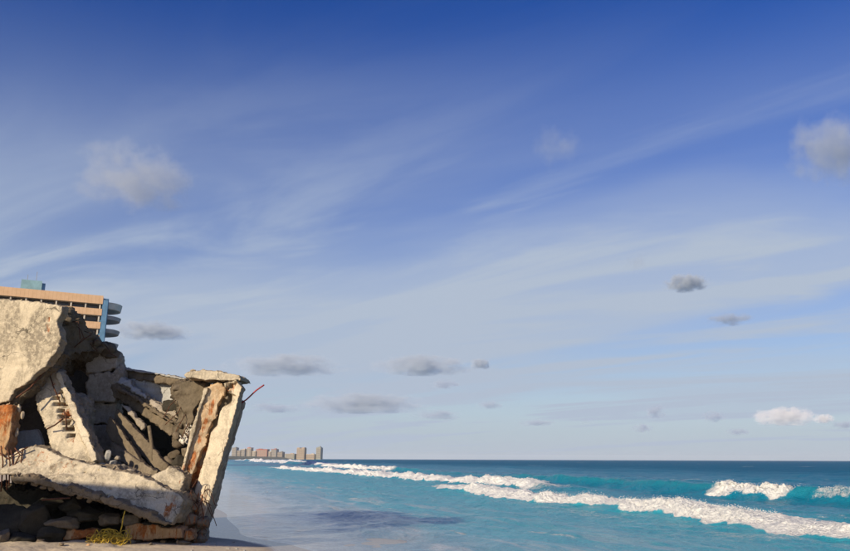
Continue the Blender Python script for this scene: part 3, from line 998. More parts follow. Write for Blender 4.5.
for k, (px, py, r) in enumerate(((183, 505, .16), (190, 520, .2), (202, 522, .16), (178, 530, .17), (203, 532, .10), (194, 508, .12), (186, 537, .15), (200, 538, .15))):
    chunk('foot_lump', P(px, py, 16.25), (r * 1.1, r, r), 'raw', colm, 440 + k, 4, 0.35)
rod('red_bar', [P(240, 404, 16.7), P(247, 399.2, 16.65), P(256, 390.6, 16.57), P(264, 385, 16.5)], 0.016, 'redrod', colm)

# --- cap on top of the column and corbel under it
cap = slab('cap_slab', [(183, 374), (190, 371), (203, 369.5), (220, 371), (240, 375), (241, 379.5), (225, 381), (205, 380), (186, 378)], 1.3, 'white', Y=16.3, back=(-0.03, 1, 0.02), jag=0.008, rough=0.014, vox=0.02)
tag(cap, 'thin cream cap slab lying on top of the white leaning column', 'slab', G_RUIN)
for k, (px, r) in enumerate(((193, .05), (203, .06), (210, .04), (218, .04), (226, .035))):
    chunk('rubble_crumb', P(px, 370.5 + 0.1 * (px - 193), 16.6), (r * 1.6, r, r * .7), 'white', cap, 470 + k, 3)
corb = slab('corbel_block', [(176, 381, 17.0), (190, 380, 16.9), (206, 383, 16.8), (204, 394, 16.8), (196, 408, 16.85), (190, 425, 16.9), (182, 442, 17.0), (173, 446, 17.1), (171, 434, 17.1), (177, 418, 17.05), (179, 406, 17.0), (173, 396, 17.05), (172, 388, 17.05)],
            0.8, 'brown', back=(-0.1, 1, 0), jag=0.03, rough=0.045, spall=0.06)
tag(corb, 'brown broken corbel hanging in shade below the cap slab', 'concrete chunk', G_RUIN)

for k, (px, py, r) in enumerate(((178, 388, .12), (186, 396, .10), (193, 390, .09), (183, 408, .13), (189, 416, .09), (180, 425, .11), (176, 436, .10), (198, 398, .08), (186, 430, .07))):
    chunk('broken_lump', P(px, py, 17.02), (r * 1.1, r * .8, r), 'brown' if k % 2 else 'raw', corb, 480 + k, 3)
for k in range(5):
    a = P(176 + 5 * k, 400 + 7 * k, 16.95)
    rod('steel_bar', [a, a + Vector((random.uniform(-.2, .1), -.1, -.12)), a + Vector((random.uniform(-.3, .1), -.15, -.4))], .009, 'rebar', corb)

# --- the collapsed interior between pillar and column
rb = slab('roof_beam', [(110, 366, 18.6), (118, 367, 18.5), (150, 373, 17.9), (186, 379, 17.1), (188, 385, 17.1), (165, 384, 17.5), (140, 380.5, 18.0), (118, 376, 18.5), (110, 375, 18.6)], 0.45, 'timber', jag=0.015, rough=0.02)
tag(rb, 'long thin roof beam from block pillar across to the cap slab', 'beam', G_RUIN)
slab('top_flange', [(112, 366, 18.45), (150, 371.5, 17.8), (188, 378, 17.0), (188, 380.5, 17.0), (150, 374, 17.8), (112, 368.5, 18.45)], 0.6, 'panel', rb, jag=0.008, rough=0.01)
pn = slab('ceiling_panel', [(122, 378, 18.2), (145, 380, 18.0), (168, 384, 17.7), (182, 390, 17.6), (184, 412, 17.6), (170, 410, 17.7), (155, 402, 17.9), (138, 392, 18.05), (124, 386, 18.2)], 0.10, 'panel', jag=0.012, rough=0.01)
tag(pn, 'pale grey ceiling panel fallen below the roof beam', 'panel', G_RUIN)
beams = [([(112, 384, 17.9), (118, 381, 17.9), (135, 391, 17.75), (152, 402, 17.6), (166, 412, 17.45), (180, 420, 17.3), (179, 430, 17.3), (170, 437, 17.3), (154, 425, 17.5), (136, 411, 17.7), (112, 397, 17.9)], .35, 'timber', 'thick brown fallen beam sloping down right above the dark hollow'),
         ([(116, 377, 17.95), (122, 377, 17.95), (134, 386, 17.8), (147, 396, 17.65), (146, 399, 17.6), (132, 391, 17.75), (116, 381, 17.9)], .2, 'panel', 'pale narrow fallen beam lying along the thick brown beam'),
         ([(146, 398, 17.65), (153, 399, 17.6), (166, 408, 17.45), (178, 414, 17.3), (178, 419, 17.25), (163, 413, 17.4), (149, 404, 17.55)], .25, 'grey', 'short grey fallen beam on the right end of the brown beam')]
for pts, dp, mt, lb in beams:
    tag(slab('fallen_beam', pts, dp, mt, jag=0.018, rough=0.025), lb, 'beam', G_RUIN)
for pts in ([(118, 386, 17.7), (135, 396, 17.6), (165, 416, 17.3), (178, 424, 17.15), (177, 426, 17.15), (163, 419, 17.3), (134, 399, 17.6), (117, 389, 17.7)],):
    tag(slab('fallen_beam', pts, 0.12, 'timber', jag=0.012), 'slim brown batten lying along the face of the thick beam', 'beam', G_RUIN)
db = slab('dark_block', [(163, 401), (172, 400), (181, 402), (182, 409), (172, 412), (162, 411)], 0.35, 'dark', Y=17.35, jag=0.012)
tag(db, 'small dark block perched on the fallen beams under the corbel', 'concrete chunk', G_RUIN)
planks = [((116, 414), (168, 474), 11.0, 17.4, 'timber', 'uppermost of the splintered timbers sloping below the dark hollow'),
          ((109, 423), (150, 481), 12.0, 17.15, 'timber', 'broad splintered timber in the middle, sloping down right'),
          ((112, 449), (158, 477), 8.0, 16.9, 'raw', 'lowest splintered timber, flatter than the others, by the pillar foot')]
for (a, b, w, Y, mt, lb) in planks:
    pts = []
    n_ = 5
    for i in range(n_ + 1):
        f = i / n_
        pts.append((a[0] + (b[0] - a[0]) * f, a[1] + (b[1] - a[1]) * f - w * .7 * (1 + .15 * math.sin(5 * f + w)), Y - 0.7 * f))
    for i in range(n_, -1, -1):
        f = i / n_
        pts.append((a[0] + (b[0] - a[0]) * f - w * .3, a[1] + (b[1] - a[1]) * f + w * .8 * (1 + .15 * math.sin(4 * f + 2 * w)), Y - 0.7 * f))
    tag(slab('splintered_timber', pts, 0.16, mt, jag=0.008, rough=0.012, vox=0.018, spall=.015), lb, 'timber', G_RUIN)
pole = rod('short_pole', [P(149, 426, 17.0), P(151, 440, 16.95), P(155, 474, 16.9)], 0.042, 'timber', None, 8)
for k in ('plaster', 'rust'):
    a_ = pole.data.attributes.new(k, 'FLOAT', 'POINT')
    a_.data.foreach_set('value', np.full(len(pole.data.vertices), 1.0 if k == 'plaster' else 0.0, np.float32))
tag(pole, 'short upright pole in the middle of the dark hollow', 'pole', G_RUIN)
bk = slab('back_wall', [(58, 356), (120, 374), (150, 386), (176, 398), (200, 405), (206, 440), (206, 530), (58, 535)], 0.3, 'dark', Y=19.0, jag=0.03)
tag(bk, 'shade-darkened back wall deep inside the hollow of the ruin', 'wall', G_RUIN)
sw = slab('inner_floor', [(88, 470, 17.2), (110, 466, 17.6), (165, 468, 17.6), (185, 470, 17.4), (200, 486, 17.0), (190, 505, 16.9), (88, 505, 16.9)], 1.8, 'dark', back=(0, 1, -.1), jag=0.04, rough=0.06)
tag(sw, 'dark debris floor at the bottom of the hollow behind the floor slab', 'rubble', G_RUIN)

# --- loose lumps on the long slab
bo = slab('concrete_chunk', [(143, 484, 15.95), (147, 477, 16.0), (155, 474, 16.05), (165, 470, 16.1), (176, 468, 16.1), (182, 472, 16.1), (183, 482, 16.0), (180, 494, 15.95), (168, 490, 15.9), (154, 486, 15.9)], 0.5, 'plaster', jag=0.02, rough=0.03, rust=[(178, 480, 15.9, .12, .6)])
tag(bo, 'cream lit lump wedged between floor slab and leaning column foot', 'concrete chunk', G_RUIN)
for k, (px, py, sx, sz, lb) in enumerate(((108, 455, .085, .15, 'small pale stone standing upright on the floor slab by the pillar'),
                                          (101, 464, .12, .09, 'rounded pale stone left of the upright stone on the floor slab'),
                                          (113, 463, .10, .08, 'pale stone right of the upright stone on the floor slab'),
                                          (94, 462, .08, .07, 'leftmost pale stone at the foot of the leaning slab'),
                                          (121, 467, .12, .07, 'flat grey stone at the foot of the splintered timbers'),
                                          (131, 471, .10, .06, 'rightmost flat stone along the back of the floor slab'),
                                          (117, 458, .07, .06, 'small grey stone behind the upright stone'))):
    o = chunk('loose_stone', P(px, py, 16.15), (sx, sx * .9, sz), 'panel' if k < 4 else 'grey', None, 500 + k, 3)
    tag(o, lb, 'stone', 'loose stones on the floor slab')

inner = [(168, 462, 'leftmost dim lump at the right foot of the hollow'), (174, 455, 'dim lump above the others at the right foot of the hollow'),
         (180, 462, 'dim lump in the middle of the heap at the right foot of the hollow'), (186, 452, 'dim lump closest to the leaning column inside the hollow'),
         (178, 446, 'topmost dim lump of the heap inside the hollow'), (160, 468, 'dim lump at the lower end of the splintered timbers'),
         (171, 470, 'low dim lump behind the cream lit lump')]
for k, (px, py, lb) in enumerate(inner):
    r = (.16, .13, .17, .14, .1, .12, .14)[k]
    tag(chunk('inner_rubble', P(px, py, 17.0), (r * 1.3, r, r), ('raw', 'brown', 'dark')[k % 3], None, 540 + k, 3), lb, 'rubble', 'rubble heap inside the hollow')
shard = [([(120, 404, 17.5), (128, 406, 17.5), (146, 428, 17.3), (142, 431, 17.3)], 'grey', 'pale shard sloping through the left of the dark hollow')]
for pts, mt, lb in shard:
    tag(slab('concrete_shard', pts, .14, mt, jag=.012, rough=.014, vox=.02), lb, 'concrete chunk', G_RUIN)
# scraps of cloth caught inside
def cloth_scrap(name, c, w, h, label):
    n_ = 10
    vs, fs = [], []
    for i in range(n_):
        for j in range(n_):
            u_, v_ = i / (n_ - 1) - .5, j / (n_ - 1) - .5
            vs.append((u_ * w + .03 * math.sin(9 * v_), .05 * math.sin(11 * u_ + 4 * v_) + random.uniform(-.02, .02), v_ * h + .04 * math.sin(8 * u_) + h / 2))
    for i in range(n_ - 1):
        for j in range(n_ - 1):
            a = i * n_ + j
            fs.append((a, a + n_, a + n_ + 1, a + 1))
    me = bpy.data.meshes.new(name)
    me.from_pydata(vs, [], fs)
    me.materials.append(M['cloth'])
    for p in me.polygons:
        p.use_smooth = True
    o = link(name, me, None, Vector(c) - Vector((0, 0, h / 2)))
    md = o.modifiers.new('thick', 'SOLIDIFY')
    md.thickness = 0.012
    return tag(o, label, 'scrap', 'pale scraps inside the hollow')


cloth_scrap('cloth_scrap', P(189, 430, 16.95), .11, .22, 'upper pale scrap hanging beside the leaning column')
cloth_scrap('cloth_scrap', P(184, 440, 16.95), .16, .16, 'lower pale crumpled scrap left of the leaning column')
# --- rubble and steel under the long slab
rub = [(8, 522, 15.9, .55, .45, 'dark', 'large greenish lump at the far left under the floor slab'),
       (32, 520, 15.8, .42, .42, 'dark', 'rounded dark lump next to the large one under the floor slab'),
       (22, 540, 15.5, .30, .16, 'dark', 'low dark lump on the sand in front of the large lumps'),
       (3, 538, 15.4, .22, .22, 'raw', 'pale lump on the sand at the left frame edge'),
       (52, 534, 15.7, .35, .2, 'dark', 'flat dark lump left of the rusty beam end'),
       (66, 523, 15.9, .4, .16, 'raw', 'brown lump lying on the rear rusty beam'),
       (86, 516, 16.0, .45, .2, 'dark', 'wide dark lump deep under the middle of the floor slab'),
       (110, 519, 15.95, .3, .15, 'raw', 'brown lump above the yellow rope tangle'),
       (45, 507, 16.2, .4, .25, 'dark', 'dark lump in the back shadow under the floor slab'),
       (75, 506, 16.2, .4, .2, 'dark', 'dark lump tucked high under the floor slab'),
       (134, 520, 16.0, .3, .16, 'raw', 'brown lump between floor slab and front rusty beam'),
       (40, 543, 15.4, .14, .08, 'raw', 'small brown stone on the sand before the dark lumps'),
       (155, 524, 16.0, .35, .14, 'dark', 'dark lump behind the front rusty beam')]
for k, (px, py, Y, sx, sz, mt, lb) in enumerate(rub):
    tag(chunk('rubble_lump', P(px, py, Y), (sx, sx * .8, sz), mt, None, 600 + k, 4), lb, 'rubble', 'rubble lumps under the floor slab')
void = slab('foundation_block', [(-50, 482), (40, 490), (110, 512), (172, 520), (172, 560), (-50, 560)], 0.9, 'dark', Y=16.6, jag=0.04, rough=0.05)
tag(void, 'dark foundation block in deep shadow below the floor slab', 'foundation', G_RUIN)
b1 = slab('rusty_beam', [(124, 525), (140, 523), (157, 525), (158, 527), (182, 528), (183, 538), (160, 540), (125, 541)], 0.4, 'rustc', Y=15.75, jag=0.012, rough=0.02,
          rust=[(140, 532, 15.7, .22, .75), (152, 528, 15.7, .15, .7), (172, 534, 15.7, .3, .42), (130, 535, 15.7, .2, .4), (120, 530, 15.7, .2, .6)])
tag(b1, 'orange rusted beam half buried in sand below the floor slab end', 'beam', G_RUIN)
b2 = slab('rusty_beam', [(48, 533), (70, 530), (96, 529), (97, 538), (70, 541), (50, 543)], 0.3, 'rustc', Y=15.75, jag=0.015, rough=0.025, rust=[(85, 533, 15.7, .3, .9), (60, 536, 15.7, .2, .5)])
tag(b2, 'dim reddish beam left of the yellow rope tangle', 'beam', G_RUIN)
b3 = slab('rusty_beam', [(184, 530), (192, 529), (194, 539), (184, 541)], 0.3, 'rustc', Y=15.85, jag=0.012, rough=0.02, rust=[(188, 533, 15.8, .15, .8)])
tag(b3, 'short rusted stub at the foot of the leaning column', 'beam', G_RUIN)

# --- yellow rope tangle
rope_c = P(108, 537, 15.5)
rope = empty('rope_tangle', rope_c - Vector((0, 0, .12)))
tag(rope, 'tangle of yellow rope on the sand under the floor slab', 'rope')
rr = random.Random(5)
for k in range(44):
    c0 = Vector((rr.gauss(0.02, .15), rr.gauss(0, .08), .10 + rr.gauss(0, .05)))
    if rr.random() < .35:
        c0.x -= .14
    pts = []
    a0, ra, rb_ = rr.uniform(0, 6.28), rr.uniform(.04, .14), rr.uniform(.03, .11)
    tl = Vector((rr.uniform(-1, 1), rr.uniform(-1, 1), rr.uniform(-1, 1)))
    for i in range(15):
        a = a0 + i * .55
        pts.append(c0 + Vector((ra * math.cos(a), .06 * math.sin(a * 1.7 + k), rb_ * math.sin(a))) + tl * .004 * i)
    bm = bmesh.new()
    add_tube(bm, pts, rr.uniform(.004, .009), 5)
    bm_obj('rope_loop', bm, M['rope'], rope, smooth=True)
bm = bmesh.new()
add_tube(bm, [P(119, 536, 15.5) - rope.location, P(122, 526, 15.45) - rope.location, P(123, 518, 15.4) - rope.location, P(125, 511, 15.35) - rope.location], .012, 5)
bm_obj('rope_end', bm, M['rope'], rope, smooth=True)


# --- small bits on the sand
def on_sand(px, py):
    d = ray(px, py)
    k = (0.15 - CAM.z) / d.z
    q = CAM + d * k
    for _ in range(3):
        s_, t_ = st_of(q.x, q.y)
        zz_ = float(sand_z(np.array([s_]), np.array([t_]))[0])
        q = CAM + d * ((zz_ - CAM.z) / d.z)
    return q


for k, (px, py, r, lb) in enumerate(((62, 545, .05, 'small stone on the sand below the dim reddish beam'), (88, 546, .04, 'small stone on the sand left of the yellow rope'),
                                     (132, 543, .06, 'brown stone on the sand right of the yellow rope'), (150, 545, .04, 'small stone in front of the orange rusted beam'),
                                     (163, 543, .05, 'stone against the right half of the orange beam'), (205, 541, .06, 'stone on the sand right of the column foot'))):
    tag(chunk('beach_stone', on_sand(px, py) + Vector((0, 0, r * .4)), (r * 1.3, r, r * .8), ('raw', 'rustc', 'grey')[k % 3], None, 760 + k, 3), lb, 'stone', 'stones on the sand at the foot of the ruin')
tag(chunk('driftwood_scrap', on_sand(184, 545) + Vector((0, 0, .03)), (.15, .05, .05), 'timber', None, 700, 3), 'brown driftwood scrap on the sand in front of the rusted stub', 'driftwood')
tag(chunk('beach_stone', on_sand(177.5, 544) + Vector((0, 0, .03)), (.03, .03, .06), 'rustc', None, 701, 3), 'tiny upright rusty stone left of the driftwood scrap', 'stone')
for k in range(16):
    px, py = random.uniform(176, 250), random.uniform(541, 551)
    o = chunk('beach_pebble', on_sand(px, py) + Vector((0, 0, .005)), (random.uniform(.015, .045),) * 2 + (.018,), random.choice(('panel', 'panel', 'grey')), None, 720 + k, 2)
    tag(o, 'tiny pebble scattered on the sand right of the driftwood scrap', 'pebble', 'pebbles on the sand by the ruin')


# ------------------------------------------------------------------ hotel behind the ruin
def flat_mat(name, c, var=0.25, rough=0.8, scale=0.6):
    t = NT(name)
    a = t.noise(scale, 5, 0.6)
    return t.done(t.mix(t.ramp(a, 0.3, 0.7), c, tuple(x * (1 - var) for x in c)), rough)


t = NT('orange_ribbed_parapet')
sepx = t.n.new('ShaderNodeSeparateXYZ')
t.l.new(t.co, sepx.inputs[0])
rib = t.math('FRACT', t.math('MULTIPLY', sepx.outputs[0], 1.25))
t_or = t.mix(t.ramp(t.noise(0.8, 5), 0.35, 0.7), (0.68, 0.46, 0.28), (0.62, 0.41, 0.24))
M['h_orange'] = t.done(t.mix(t.math('MULTIPLY', t.ramp(rib, 0.86, 0.92), 0.45), t_or, (0.45, 0.28, 0.16)), 0.85)
M['h_blue'] = flat_mat('blue_painted_render', (0.13, 0.28, 0.46))
M['h_lblue'] = flat_mat('pale_blue_render', (0.26, 0.44, 0.50))
M['h_white'] = flat_mat('white_render', (0.62, 0.58, 0.50))
M['h_grey'] = flat_mat('grey_balcony_concrete', (0.34, 0.33, 0.33))
t = NT('dark_window_glass')
M['h_glass'] = t.done((0.035, 0.03, 0.028), 0.15, None, 0.5)
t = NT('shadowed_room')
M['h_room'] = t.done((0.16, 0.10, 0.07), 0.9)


def build_hotel():
    R1, L0 = P(104, 296, 168), P(0, 287.5, 158.5)
    ztop = R1.z
    R0 = Vector((R1.x, R1.y, 0))
    d = Vector((R1.x - L0.x, R1.y - L0.y, 0)).normalized()
    L = 46.0
    inw = Vector((-d.y, d.x, 0))
    root = empty('hotel', (R0.x, R0.y, 1.5))
    rotz = math.atan2(d.y, d.x)
    root.rotation_euler = (0, 0, rotz)          # local x along the facade (0 = right end), y inwards
    tag(root, 'orange banded hotel with blue end wall rising behind the ruin', 'hotel')
    H = ztop - 1.5
    fl = 3.05
    nfl = int(H / fl)

    def part(name, boxes, mat, par=root):
        bm = bmesh.new()
        for c, h in boxes:
            add_box(bm, c, h)
        return bm_obj(name, bm, M[mat], par)

    part('wall', [((-L / 2, 8.2, H / 2 - 0.6), (L / 2 - 0.1, 6.5, H / 2 - 0.6))], 'h_room')
    part('end_wall', [((0.45, 8.0, H / 2 - 0.2), (0.75, 7.2, H / 2 - 0.2)), ((0.45, 0.35, H / 2 - 0.45), (0.55, 0.45, H / 2 - 0.45))], 'h_blue')
    roofz = H + 0.0
    rf = part('roof', [((-L / 2, 7.5, roofz - 0.5), (L / 2, 7.4, 0.18))], 'h_white')
    part('roof_box', [((-15.0, 6.5, roofz + 1.45), (2.1, 2.5, 1.45))], 'h_lblue', rf)
    part('roof_box_side', [((-12.55, 6.8, roofz + 1.0), (0.34, 2.4, 1.5))], 'h_blue', rf)
    for (x_, w_, h_) in ((-5.5, .5, .5), (-8.0, .8, .35), (-21, .7, .6), (-25, .5, .4)):
        part('roof_unit', [((x_, 5.0, roofz + h_ - .3), (w_, .6, h_))], 'h_grey', rf)
    part('antenna', [((-14.2, 6.2, roofz + 4.1), (.05, .05, 1.3)), ((-16.0, 6.4, roofz + 3.7), (.05, .05, .9))], 'h_grey', rf)
    for k in range(nfl):
        zt = H - k * fl
        if zt < 2:
            break
        hh = 0.95 if k == 0 else 0.75
        pp = part('parapet', [((-L / 2 - 0.1, 0.0, zt - hh), (L / 2, 0.16, hh))], 'h_orange')
        part('floor_slab', [((-L / 2, 0.9, zt - 2 * hh + 0.12), (L / 2 - 0.05, 0.86, 0.12))], 'h_white')
        if k < 6:
            for j in range(15):
                x = -0.9 - j * 3.0
                wp = part('window', [((x - 1.2, 1.62, zt - 2 * hh - 0.75), (1.05, 0.05, 0.75))], 'h_glass')
                part('mullion', [((x + 0.3, 0.25, zt - 2 * hh - 0.72), (0.15, 0.12, 0.74))], 'h_white', wp)
        # curved balcony at the sea end
        bm = bmesh.new()
        ring_t, ring_b = [], []
        n_ = 14
        wd, th = 3.4, (0.75 if k == 0 else 0.42)
        zz_ = zt - (1.55 if k == 0 else 1.25) - 0.35
        prof = [(1.2, 1.0)] + [(1.2 + wd * math.sin(math.pi * i / n_) ** 0.55, 1.0 + 9.0 * i / n_) for i in range(1, n_)] + [(1.2, 10.0)]
        for (xx, yy) in prof:
            ring_t.append(bm.verts.new((xx, yy, zz_ + th)))
            ring_b.append(bm.verts.new((xx - (0.25 if xx > 1.3 else 0), yy, zz_ - th)))
        bm.faces.new(ring_t)
        bm.faces.new(ring_b[::-1])
        for i in range(len(prof)):
            j = (i + 1) % len(prof)
            bm.faces.new((ring_t[i], ring_b[i], ring_b[j], ring_t[j]))
        bm_obj('balcony', bm, M['h_white' if k == 0 else 'h_grey'], root)


build_hotel()


# ------------------------------------------------------------------ far shore with its towers
def build_far():
    ta = np.linspace(900, 3600, 160)
    prof = [(-9, 0.0), (-4, 1.6), (6, 3.2), (30, 6.5), (120, 8), (400, 8), (420, -2)]
    vs, n_p = [], len(prof)
    for tt in ta:
        c = float(coast(np.array([tt]))[0])
        endk = 1 - float(sstep(3150, 3600, np.array([tt]))[0])
        for k, (u, z) in enumerate(prof):
            s_ = c - u
            zz_ = -1.0 + (z + 1.0) * endk + (0.8 * endk * float(n2(np.array([tt]), np.array([u * 1.0]), 0.03, 5)[0]) if 1 < k < 6 else 0)
            vs.append((O_S[0] + s_ * N_D[0] + tt * T_D[0], O_S[1] + s_ * N_D[1] + tt * T_D[1], zz_))
    t = NT('far_shore_scrub')
    a = t.noise(0.03, 6, 0.65)
    m = t.done(t.mix(t.ramp(a, 0.35, 0.65), (0.06, 0.085, 0.05), (0.20, 0.18, 0.13)), 0.95)
    me = mesh_np('headland', np.array(vs), grid_faces(len(ta), n_p), m)
    tag(link('headland', me), 'low far shore curving round under the hotel towers', kind='structure')
    mats = {'grey': flat_mat('far_grey_render', (0.25, 0.275, 0.31)), 'pink': flat_mat('far_pink_render', (0.46, 0.21, 0.17)), 'cream': flat_mat('far_cream_render', (0.52, 0.44, 0.34)),
            'red': flat_mat('far_red_tile', (0.36, 0.10, 0.07)), 'tan': flat_mat('far_tan_render', (0.42, 0.31, 0.21)), 'green': flat_mat('far_green_grey_render', (0.27, 0.30, 0.27)), 'dk': flat_mat('far_dark_render', (0.21, 0.19, 0.18))}
    M.update({'f_' + k: v for k, v in mats.items()})
    B = [(233, 238, 445.4, 'grey', 'dk', 0, 'leftmost grey block on the far shore beside the column edge'),
         (238, 242, 448.2, 'dk', 'grey', 0, 'dark grey block second from the left on the far shore'),
         (242, 246.5, 447.0, 'grey', 'cream', 0, 'grey block third from the left on the far shore'),
         (248, 252.5, 445.6, 'cream', 'pink', 1, 'cream block with a pink roof on the far shore'),
         (253, 257, 449.0, 'cream', 'cream', 0, 'low cream block left of the long pink building'),
         (257, 269, 447.2, 'pink', 'red', 1, 'long pink building with red roof on the far shore'),
         (269, 272, 449.6, 'cream', 'cream', 0, 'narrow pale block right of the long pink building'),
         (272, 278, 446.9, 'grey', 'red', 0, 'tall grey block with reddish roof right of the pink building'),
         (278, 284, 449.7, 'dk', 'dk', 0, 'low dark block at the right end of the far row'),
         (285.5, 296, 451.6, 'green', 'tan', 0, 'very low dark block left of the wide tan tower'),
         (307, 316, 451.9, 'tan', 'cream', 0, 'very low pale block between the two far towers'),
         (297.5, 306, 445.8, 'tan', 'tan', 2, 'wide tan tower standing alone on the far shore'),
         (317, 322.2, 445.0, 'green', 'green', 3, 'slim grey green tower, rightmost on the far shore')]
    for px0, px1, pt, mc, rcx, kind, lb in B:
        Y = 2450.0
        a, b = P(px0, pt + 2.6, Y), P(px1, pt + 2.6, Y)
        w = b.x - a.x
        top = a.z
        base = 3.0
        h = top - base
        root = empty('far_tower' if kind >= 2 else 'far_hotel', ((a.x + b.x) / 2, Y, base))
        root.rotation_euler = (0, 0, R(-14))
        tag(root, lb, 'building', 'buildings along the far shore')

        def part(name, boxes, mt):
            bm = bmesh.new()
            for c, hh in boxes:
                add_box(bm, c, hh)
            bm_obj(name, bm, M['f_' + mt], root)
        part('wall', [((0, 0, h / 2 - 4), (w / 2 * .96, 9, h / 2 + 4))], mc)
        if kind == 1:
            part('roof', [((0, 0, h + .8), (w / 2, 9.5, .9)), ((-w * .2, 0, h + 2.4), (w * .14, 5, .9))], rcx)
        elif kind == 2:
            part('roof', [((-w * .3, 0, h + .7), (w * .16, 8, 1.6)), ((w * .3, 0, h + .9), (w * .16, 8, 1.9))], rcx)
        elif kind == 3:
            part('roof', [((0, 0, h + 1.0), (w * .32, 6, 1.2)), ((w * .1, 0, h + 3.0), (w * .08, 2, 2.0))], rcx)
        else:
            part('roof', [((0, 0, h + .5), (w / 2, 9.4, .55)), ((w * .15, 0, h + 1.8), (w * .15, 4, 1.0))], rcx)
        nf = max(3, int(h / 4.2))
        nb = max(2, int(w / 5.0))
        for i in range(nf):
            zc = (i + .55) * h / nf
            part('window_band', [((-w / 2 * .9 + (j + .5) * w * .9 / nb, -9.05, zc), (w * .9 / nb * .36, .12, h / nf * .28)) for j in range(nb)], 'dk')
            part('balcony', [((0, -9.6, zc - h / nf * .42), (w / 2 * .9, .6, .35))], 'cream' if mc != 'cream' else 'grey')


build_far()


# ------------------------------------------------------------------ added unseen wall and beam, left of the viewer, shading the ruin's foot
def build_shade_wall():
    root = empty('shade_wall', (-21.5, 5.5, 0.1))
    tag(root, 'added concrete wall and beam left of the viewpoint, shading the foot of the ruin', 'wall')

    def part(name, boxes, mat):
        bm = bmesh.new()
        for c, h in boxes:
            add_box(bm, c, h)
        return bm_obj(name, bm, M[mat], root)
    part('wall', [((-2.6, 0, 2.5), (8.1, .16, 2.9))], 'h_white')
    part('beam', [((-0.3, 0, 5.85), (10.5, .2, .45))], 'h_grey')


build_shade_wall()


# ------------------------------------------------------------------ clouds
def cloud_mat(name, noise_scale, soft, tau, color):
    m = bpy.data.materials.new(name)
    m.use_nodes = True
    n, l = m.node_tree.nodes, m.node_tree.links
    n.clear()
    o = n.new('ShaderNodeOutputMaterial')
    v = n.new('ShaderNodeVolumePrincipled')
    v.inputs['Color'].default_value = (*color, 1)
    v.inputs['Anisotropy'].default_value = 0.0
    l.new(v.outputs[0], o.inputs['Volume'])
    tcn = n.new('ShaderNodeTexCoord')
    oi = n.new('ShaderNodeObjectInfo')
    ad = n.new('ShaderNodeVectorMath')
    ad.operation = 'MULTIPLY_ADD'
    ad.inputs[1].default_value = noise_scale
    sc = n.new('ShaderNodeVectorMath')
    sc.operation = 'SCALE'
    sc.inputs['Scale'].default_value = 0.0131
    l.new(oi.outputs['Location'], sc.inputs[0])
    l.new(tcn.outputs['Object'], ad.inputs[0])
    l.new(sc.outputs[0], ad.inputs[2])
    no = n.new('ShaderNodeTexNoise')
    no.inputs['Scale'].default_value = 1.0
    no.inputs['Detail'].default_value = 5
    no.inputs['Roughness'].default_value = 0.6
    l.new(ad.outputs[0], no.inputs['Vector'])
    ln = n.new('ShaderNodeVectorMath')
    ln.operation = 'LENGTH'
    l.new(tcn.outputs['Object'], ln.inputs[0])

    def ma(op, a, b):
        k = n.new('ShaderNodeMath')
        k.operation = op
        for i, x in enumerate((a, b)):
            if isinstance(x, (int, float)):
                k.inputs[i].default_value = x
            else:
                l.new(x, k.inputs[i])
        return k.outputs[0]
    shape = ma('ADD', ma('SUBTRACT', 0.80, ln.outputs['Value']), ma('MULTIPLY', ma('SUBTRACT', no.outputs[0], 0.5), 2.7))
    mr = n.new('ShaderNodeMapRange')
    mr.interpolation_type = 'SMOOTHSTEP'
    mr.inputs[1].default_value, mr.inputs[2].default_value = 0.0, soft
    l.new(shape, mr.inputs[0])
    edge = n.new('ShaderNodeMapRange')
    edge.interpolation_type = 'SMOOTHSTEP'
    edge.inputs[1].default_value, edge.inputs[2].default_value = 0.97, 0.7
    l.new(ln.outputs['Value'], edge.inputs[0])
    # density per metre from the thickness wanted and the cloud's own size (kept in the object's pass index)
    dn = ma('DIVIDE', ma('MULTIPLY', ma('MULTIPLY', mr.outputs[0], edge.outputs[0]), tau), ma('MAXIMUM', oi.outputs['Object Index'], 1.0))
    l.new(dn, v.inputs['Density'])
    return m


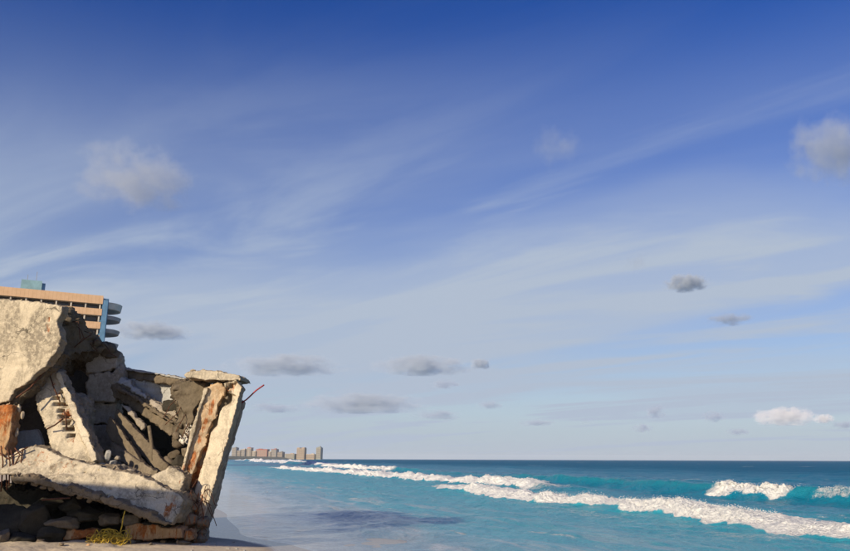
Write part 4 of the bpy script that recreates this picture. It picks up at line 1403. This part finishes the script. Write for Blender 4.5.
CM_SOFT = cloud_mat('soft_cumulus', (2.2, 2.0, 1.7), 0.85, 2.4, (0.62, 0.69, 0.79))
CM_FIRM = cloud_mat('firm_cumulus', (3.6, 3.0, 1.7), 0.6, 3.8, (0.66, 0.73, 0.81))
CM_BRIGHT = cloud_mat('bright_cumulus', (3.6, 3.0, 1.9), 0.45, 3.6, (0.97, 0.97, 0.97))
CM_THIN = cloud_mat('thin_cloud', (1.8, 1.8, 1.6), 1.0, 0.5, (0.6, 0.67, 0.77))
CLOUDS = [(135, 178, 64, 34, 'S', 'largest soft grey cloud in the blue upper left sky'),
          (832, 150, 46, 40, 'S', 'soft grey cloud cut by the right frame edge'),
          (556, 148, 28, 27, 'T', 'faint grey cloud puff in the upper middle sky'),
          (285, 366, 64, 12, 'F', 'long grey cloud right above the cap slab of the ruin'),
          (422, 366, 56, 11, 'F', 'flat grey cloud left of the middle of the picture'),
          (480, 364, 12, 6, 'F', 'small grey cloud at the right end of the flat middle cloud'),
          (364, 404, 70, 11, 'F', 'long low grey cloud above the far shore towers'),
          (150, 331, 46, 10, 'F', 'flat grey cloud right of the hotel balconies'),
          (686, 283, 24, 9, 'F', 'small grey cloud alone in the right half of the sky'),
          (731, 319, 24, 7, 'S', 'thin grey cloud below and right of the lone small cloud'),
          (636, 262, 14, 9, 'T', 'very faint puff above left of the lone small cloud'),
          (785, 417, 32, 10, 'B', 'bright cream cloud low over the sea at the right'),
          (824, 419, 10, 5, 'B', 'tiny cream cloud right of the bright cream cloud'),
          (436, 415, 32, 6, 'S', 'thin low cloud right of the slim far tower'),
          (445, 384, 18, 5, 'S', 'thin cloud just under the flat middle cloud'),
          (490, 405, 14, 5, 'S', 'small thin cloud low in the middle sky'),
          (536, 423, 22, 4, 'S', 'thin streak of cloud low over the middle of the sea'),
          (656, 412, 13, 8, 'S', 'small upright puff low over the sea, right of centre'),
          (643, 428, 12, 5, 'S', 'tiny pale cloud just below the small upright puff'),
          (713, 417, 14, 6, 'S', 'small pale puff left of the bright cream cloud'),
          (275, 408, 32, 6, 'S', 'thin cloud beside the red bar of the column'),
          (738, 432, 14, 4, 'S', 'lowest faint cloud streak at the right over the sea'),
          (845, 425, 14, 5, 'S', 'pale cloud scrap at the right frame edge near the horizon'),
          (588, 422, 12, 4, 'T', 'faint low wisp right of the middle streak')]


def build_cloud(px, py, hw, hh, kind, label, seed):
    d = ray(px, py).normalized()
    el = math.asin(d.z)
    dist = min(1100.0 / max(d.z, 0.02), 24000)
    c = CAM + d * dist
    m_px = dist / (FPX * math.cos(math.atan(math.hypot(px - W0 / 2, H0 / 2 - py) / FPX)) ** -1)
    hx, hz = hw * m_px * 1.15, hh * m_px * 1.25
    bm = bmesh.new()
    bmesh.ops.create_icosphere(bm, subdivisions=4, radius=1.0)
    co = np.array([v.co for v in bm.verts])
    k = 1.0 + 0.22 * fbm(co + seed * 3.3, 1.7, 3, seed)
    for v, q in zip(bm.verts, k):
        v.co = v.co * float(min(q, 1.15))
        if v.co.z < -0.55:
            v.co.z = -0.55 + (v.co.z + 0.55) * 0.3
    o = bm_obj('cloud', bm, {'S': CM_SOFT, 'F': CM_FIRM, 'T': CM_THIN, 'B': CM_BRIGHT}[kind], None, c, True)
    o.scale = (hx, min(hx, hz * 2.2), hz)
    o.rotation_euler = (0, 0, math.atan2(-d.x, d.y))
    o.pass_index = max(1, int(min(hx, hz * 2.2)))
    tag(o, label, 'cloud', 'scattered small clouds')


for i, c in enumerate(CLOUDS):
    build_cloud(*c, seed=900 + i)


# ------------------------------------------------------------------ sea air
bm = bmesh.new()
add_box(bm, (0, 2900, 24.0), (4200, 6600, 31.0))
hz = bm_obj('haze', bm, bpy.data.materials.new('sea_haze'))
hm = hz.data.materials[0]
hm.use_nodes = True
hn = hm.node_tree.nodes
hn.clear()
ho = hn.new('ShaderNodeOutputMaterial')
hv = hn.new('ShaderNodeVolumePrincipled')
hv.inputs['Color'].default_value = (0.90, 0.95, 1.0, 1)
hv.inputs['Density'].default_value = 0.00007
hm.node_tree.links.new(hv.outputs[0], ho.inputs['Volume'])
tag(hz, 'thin pale sea air over the water and far shore', kind='stuff')
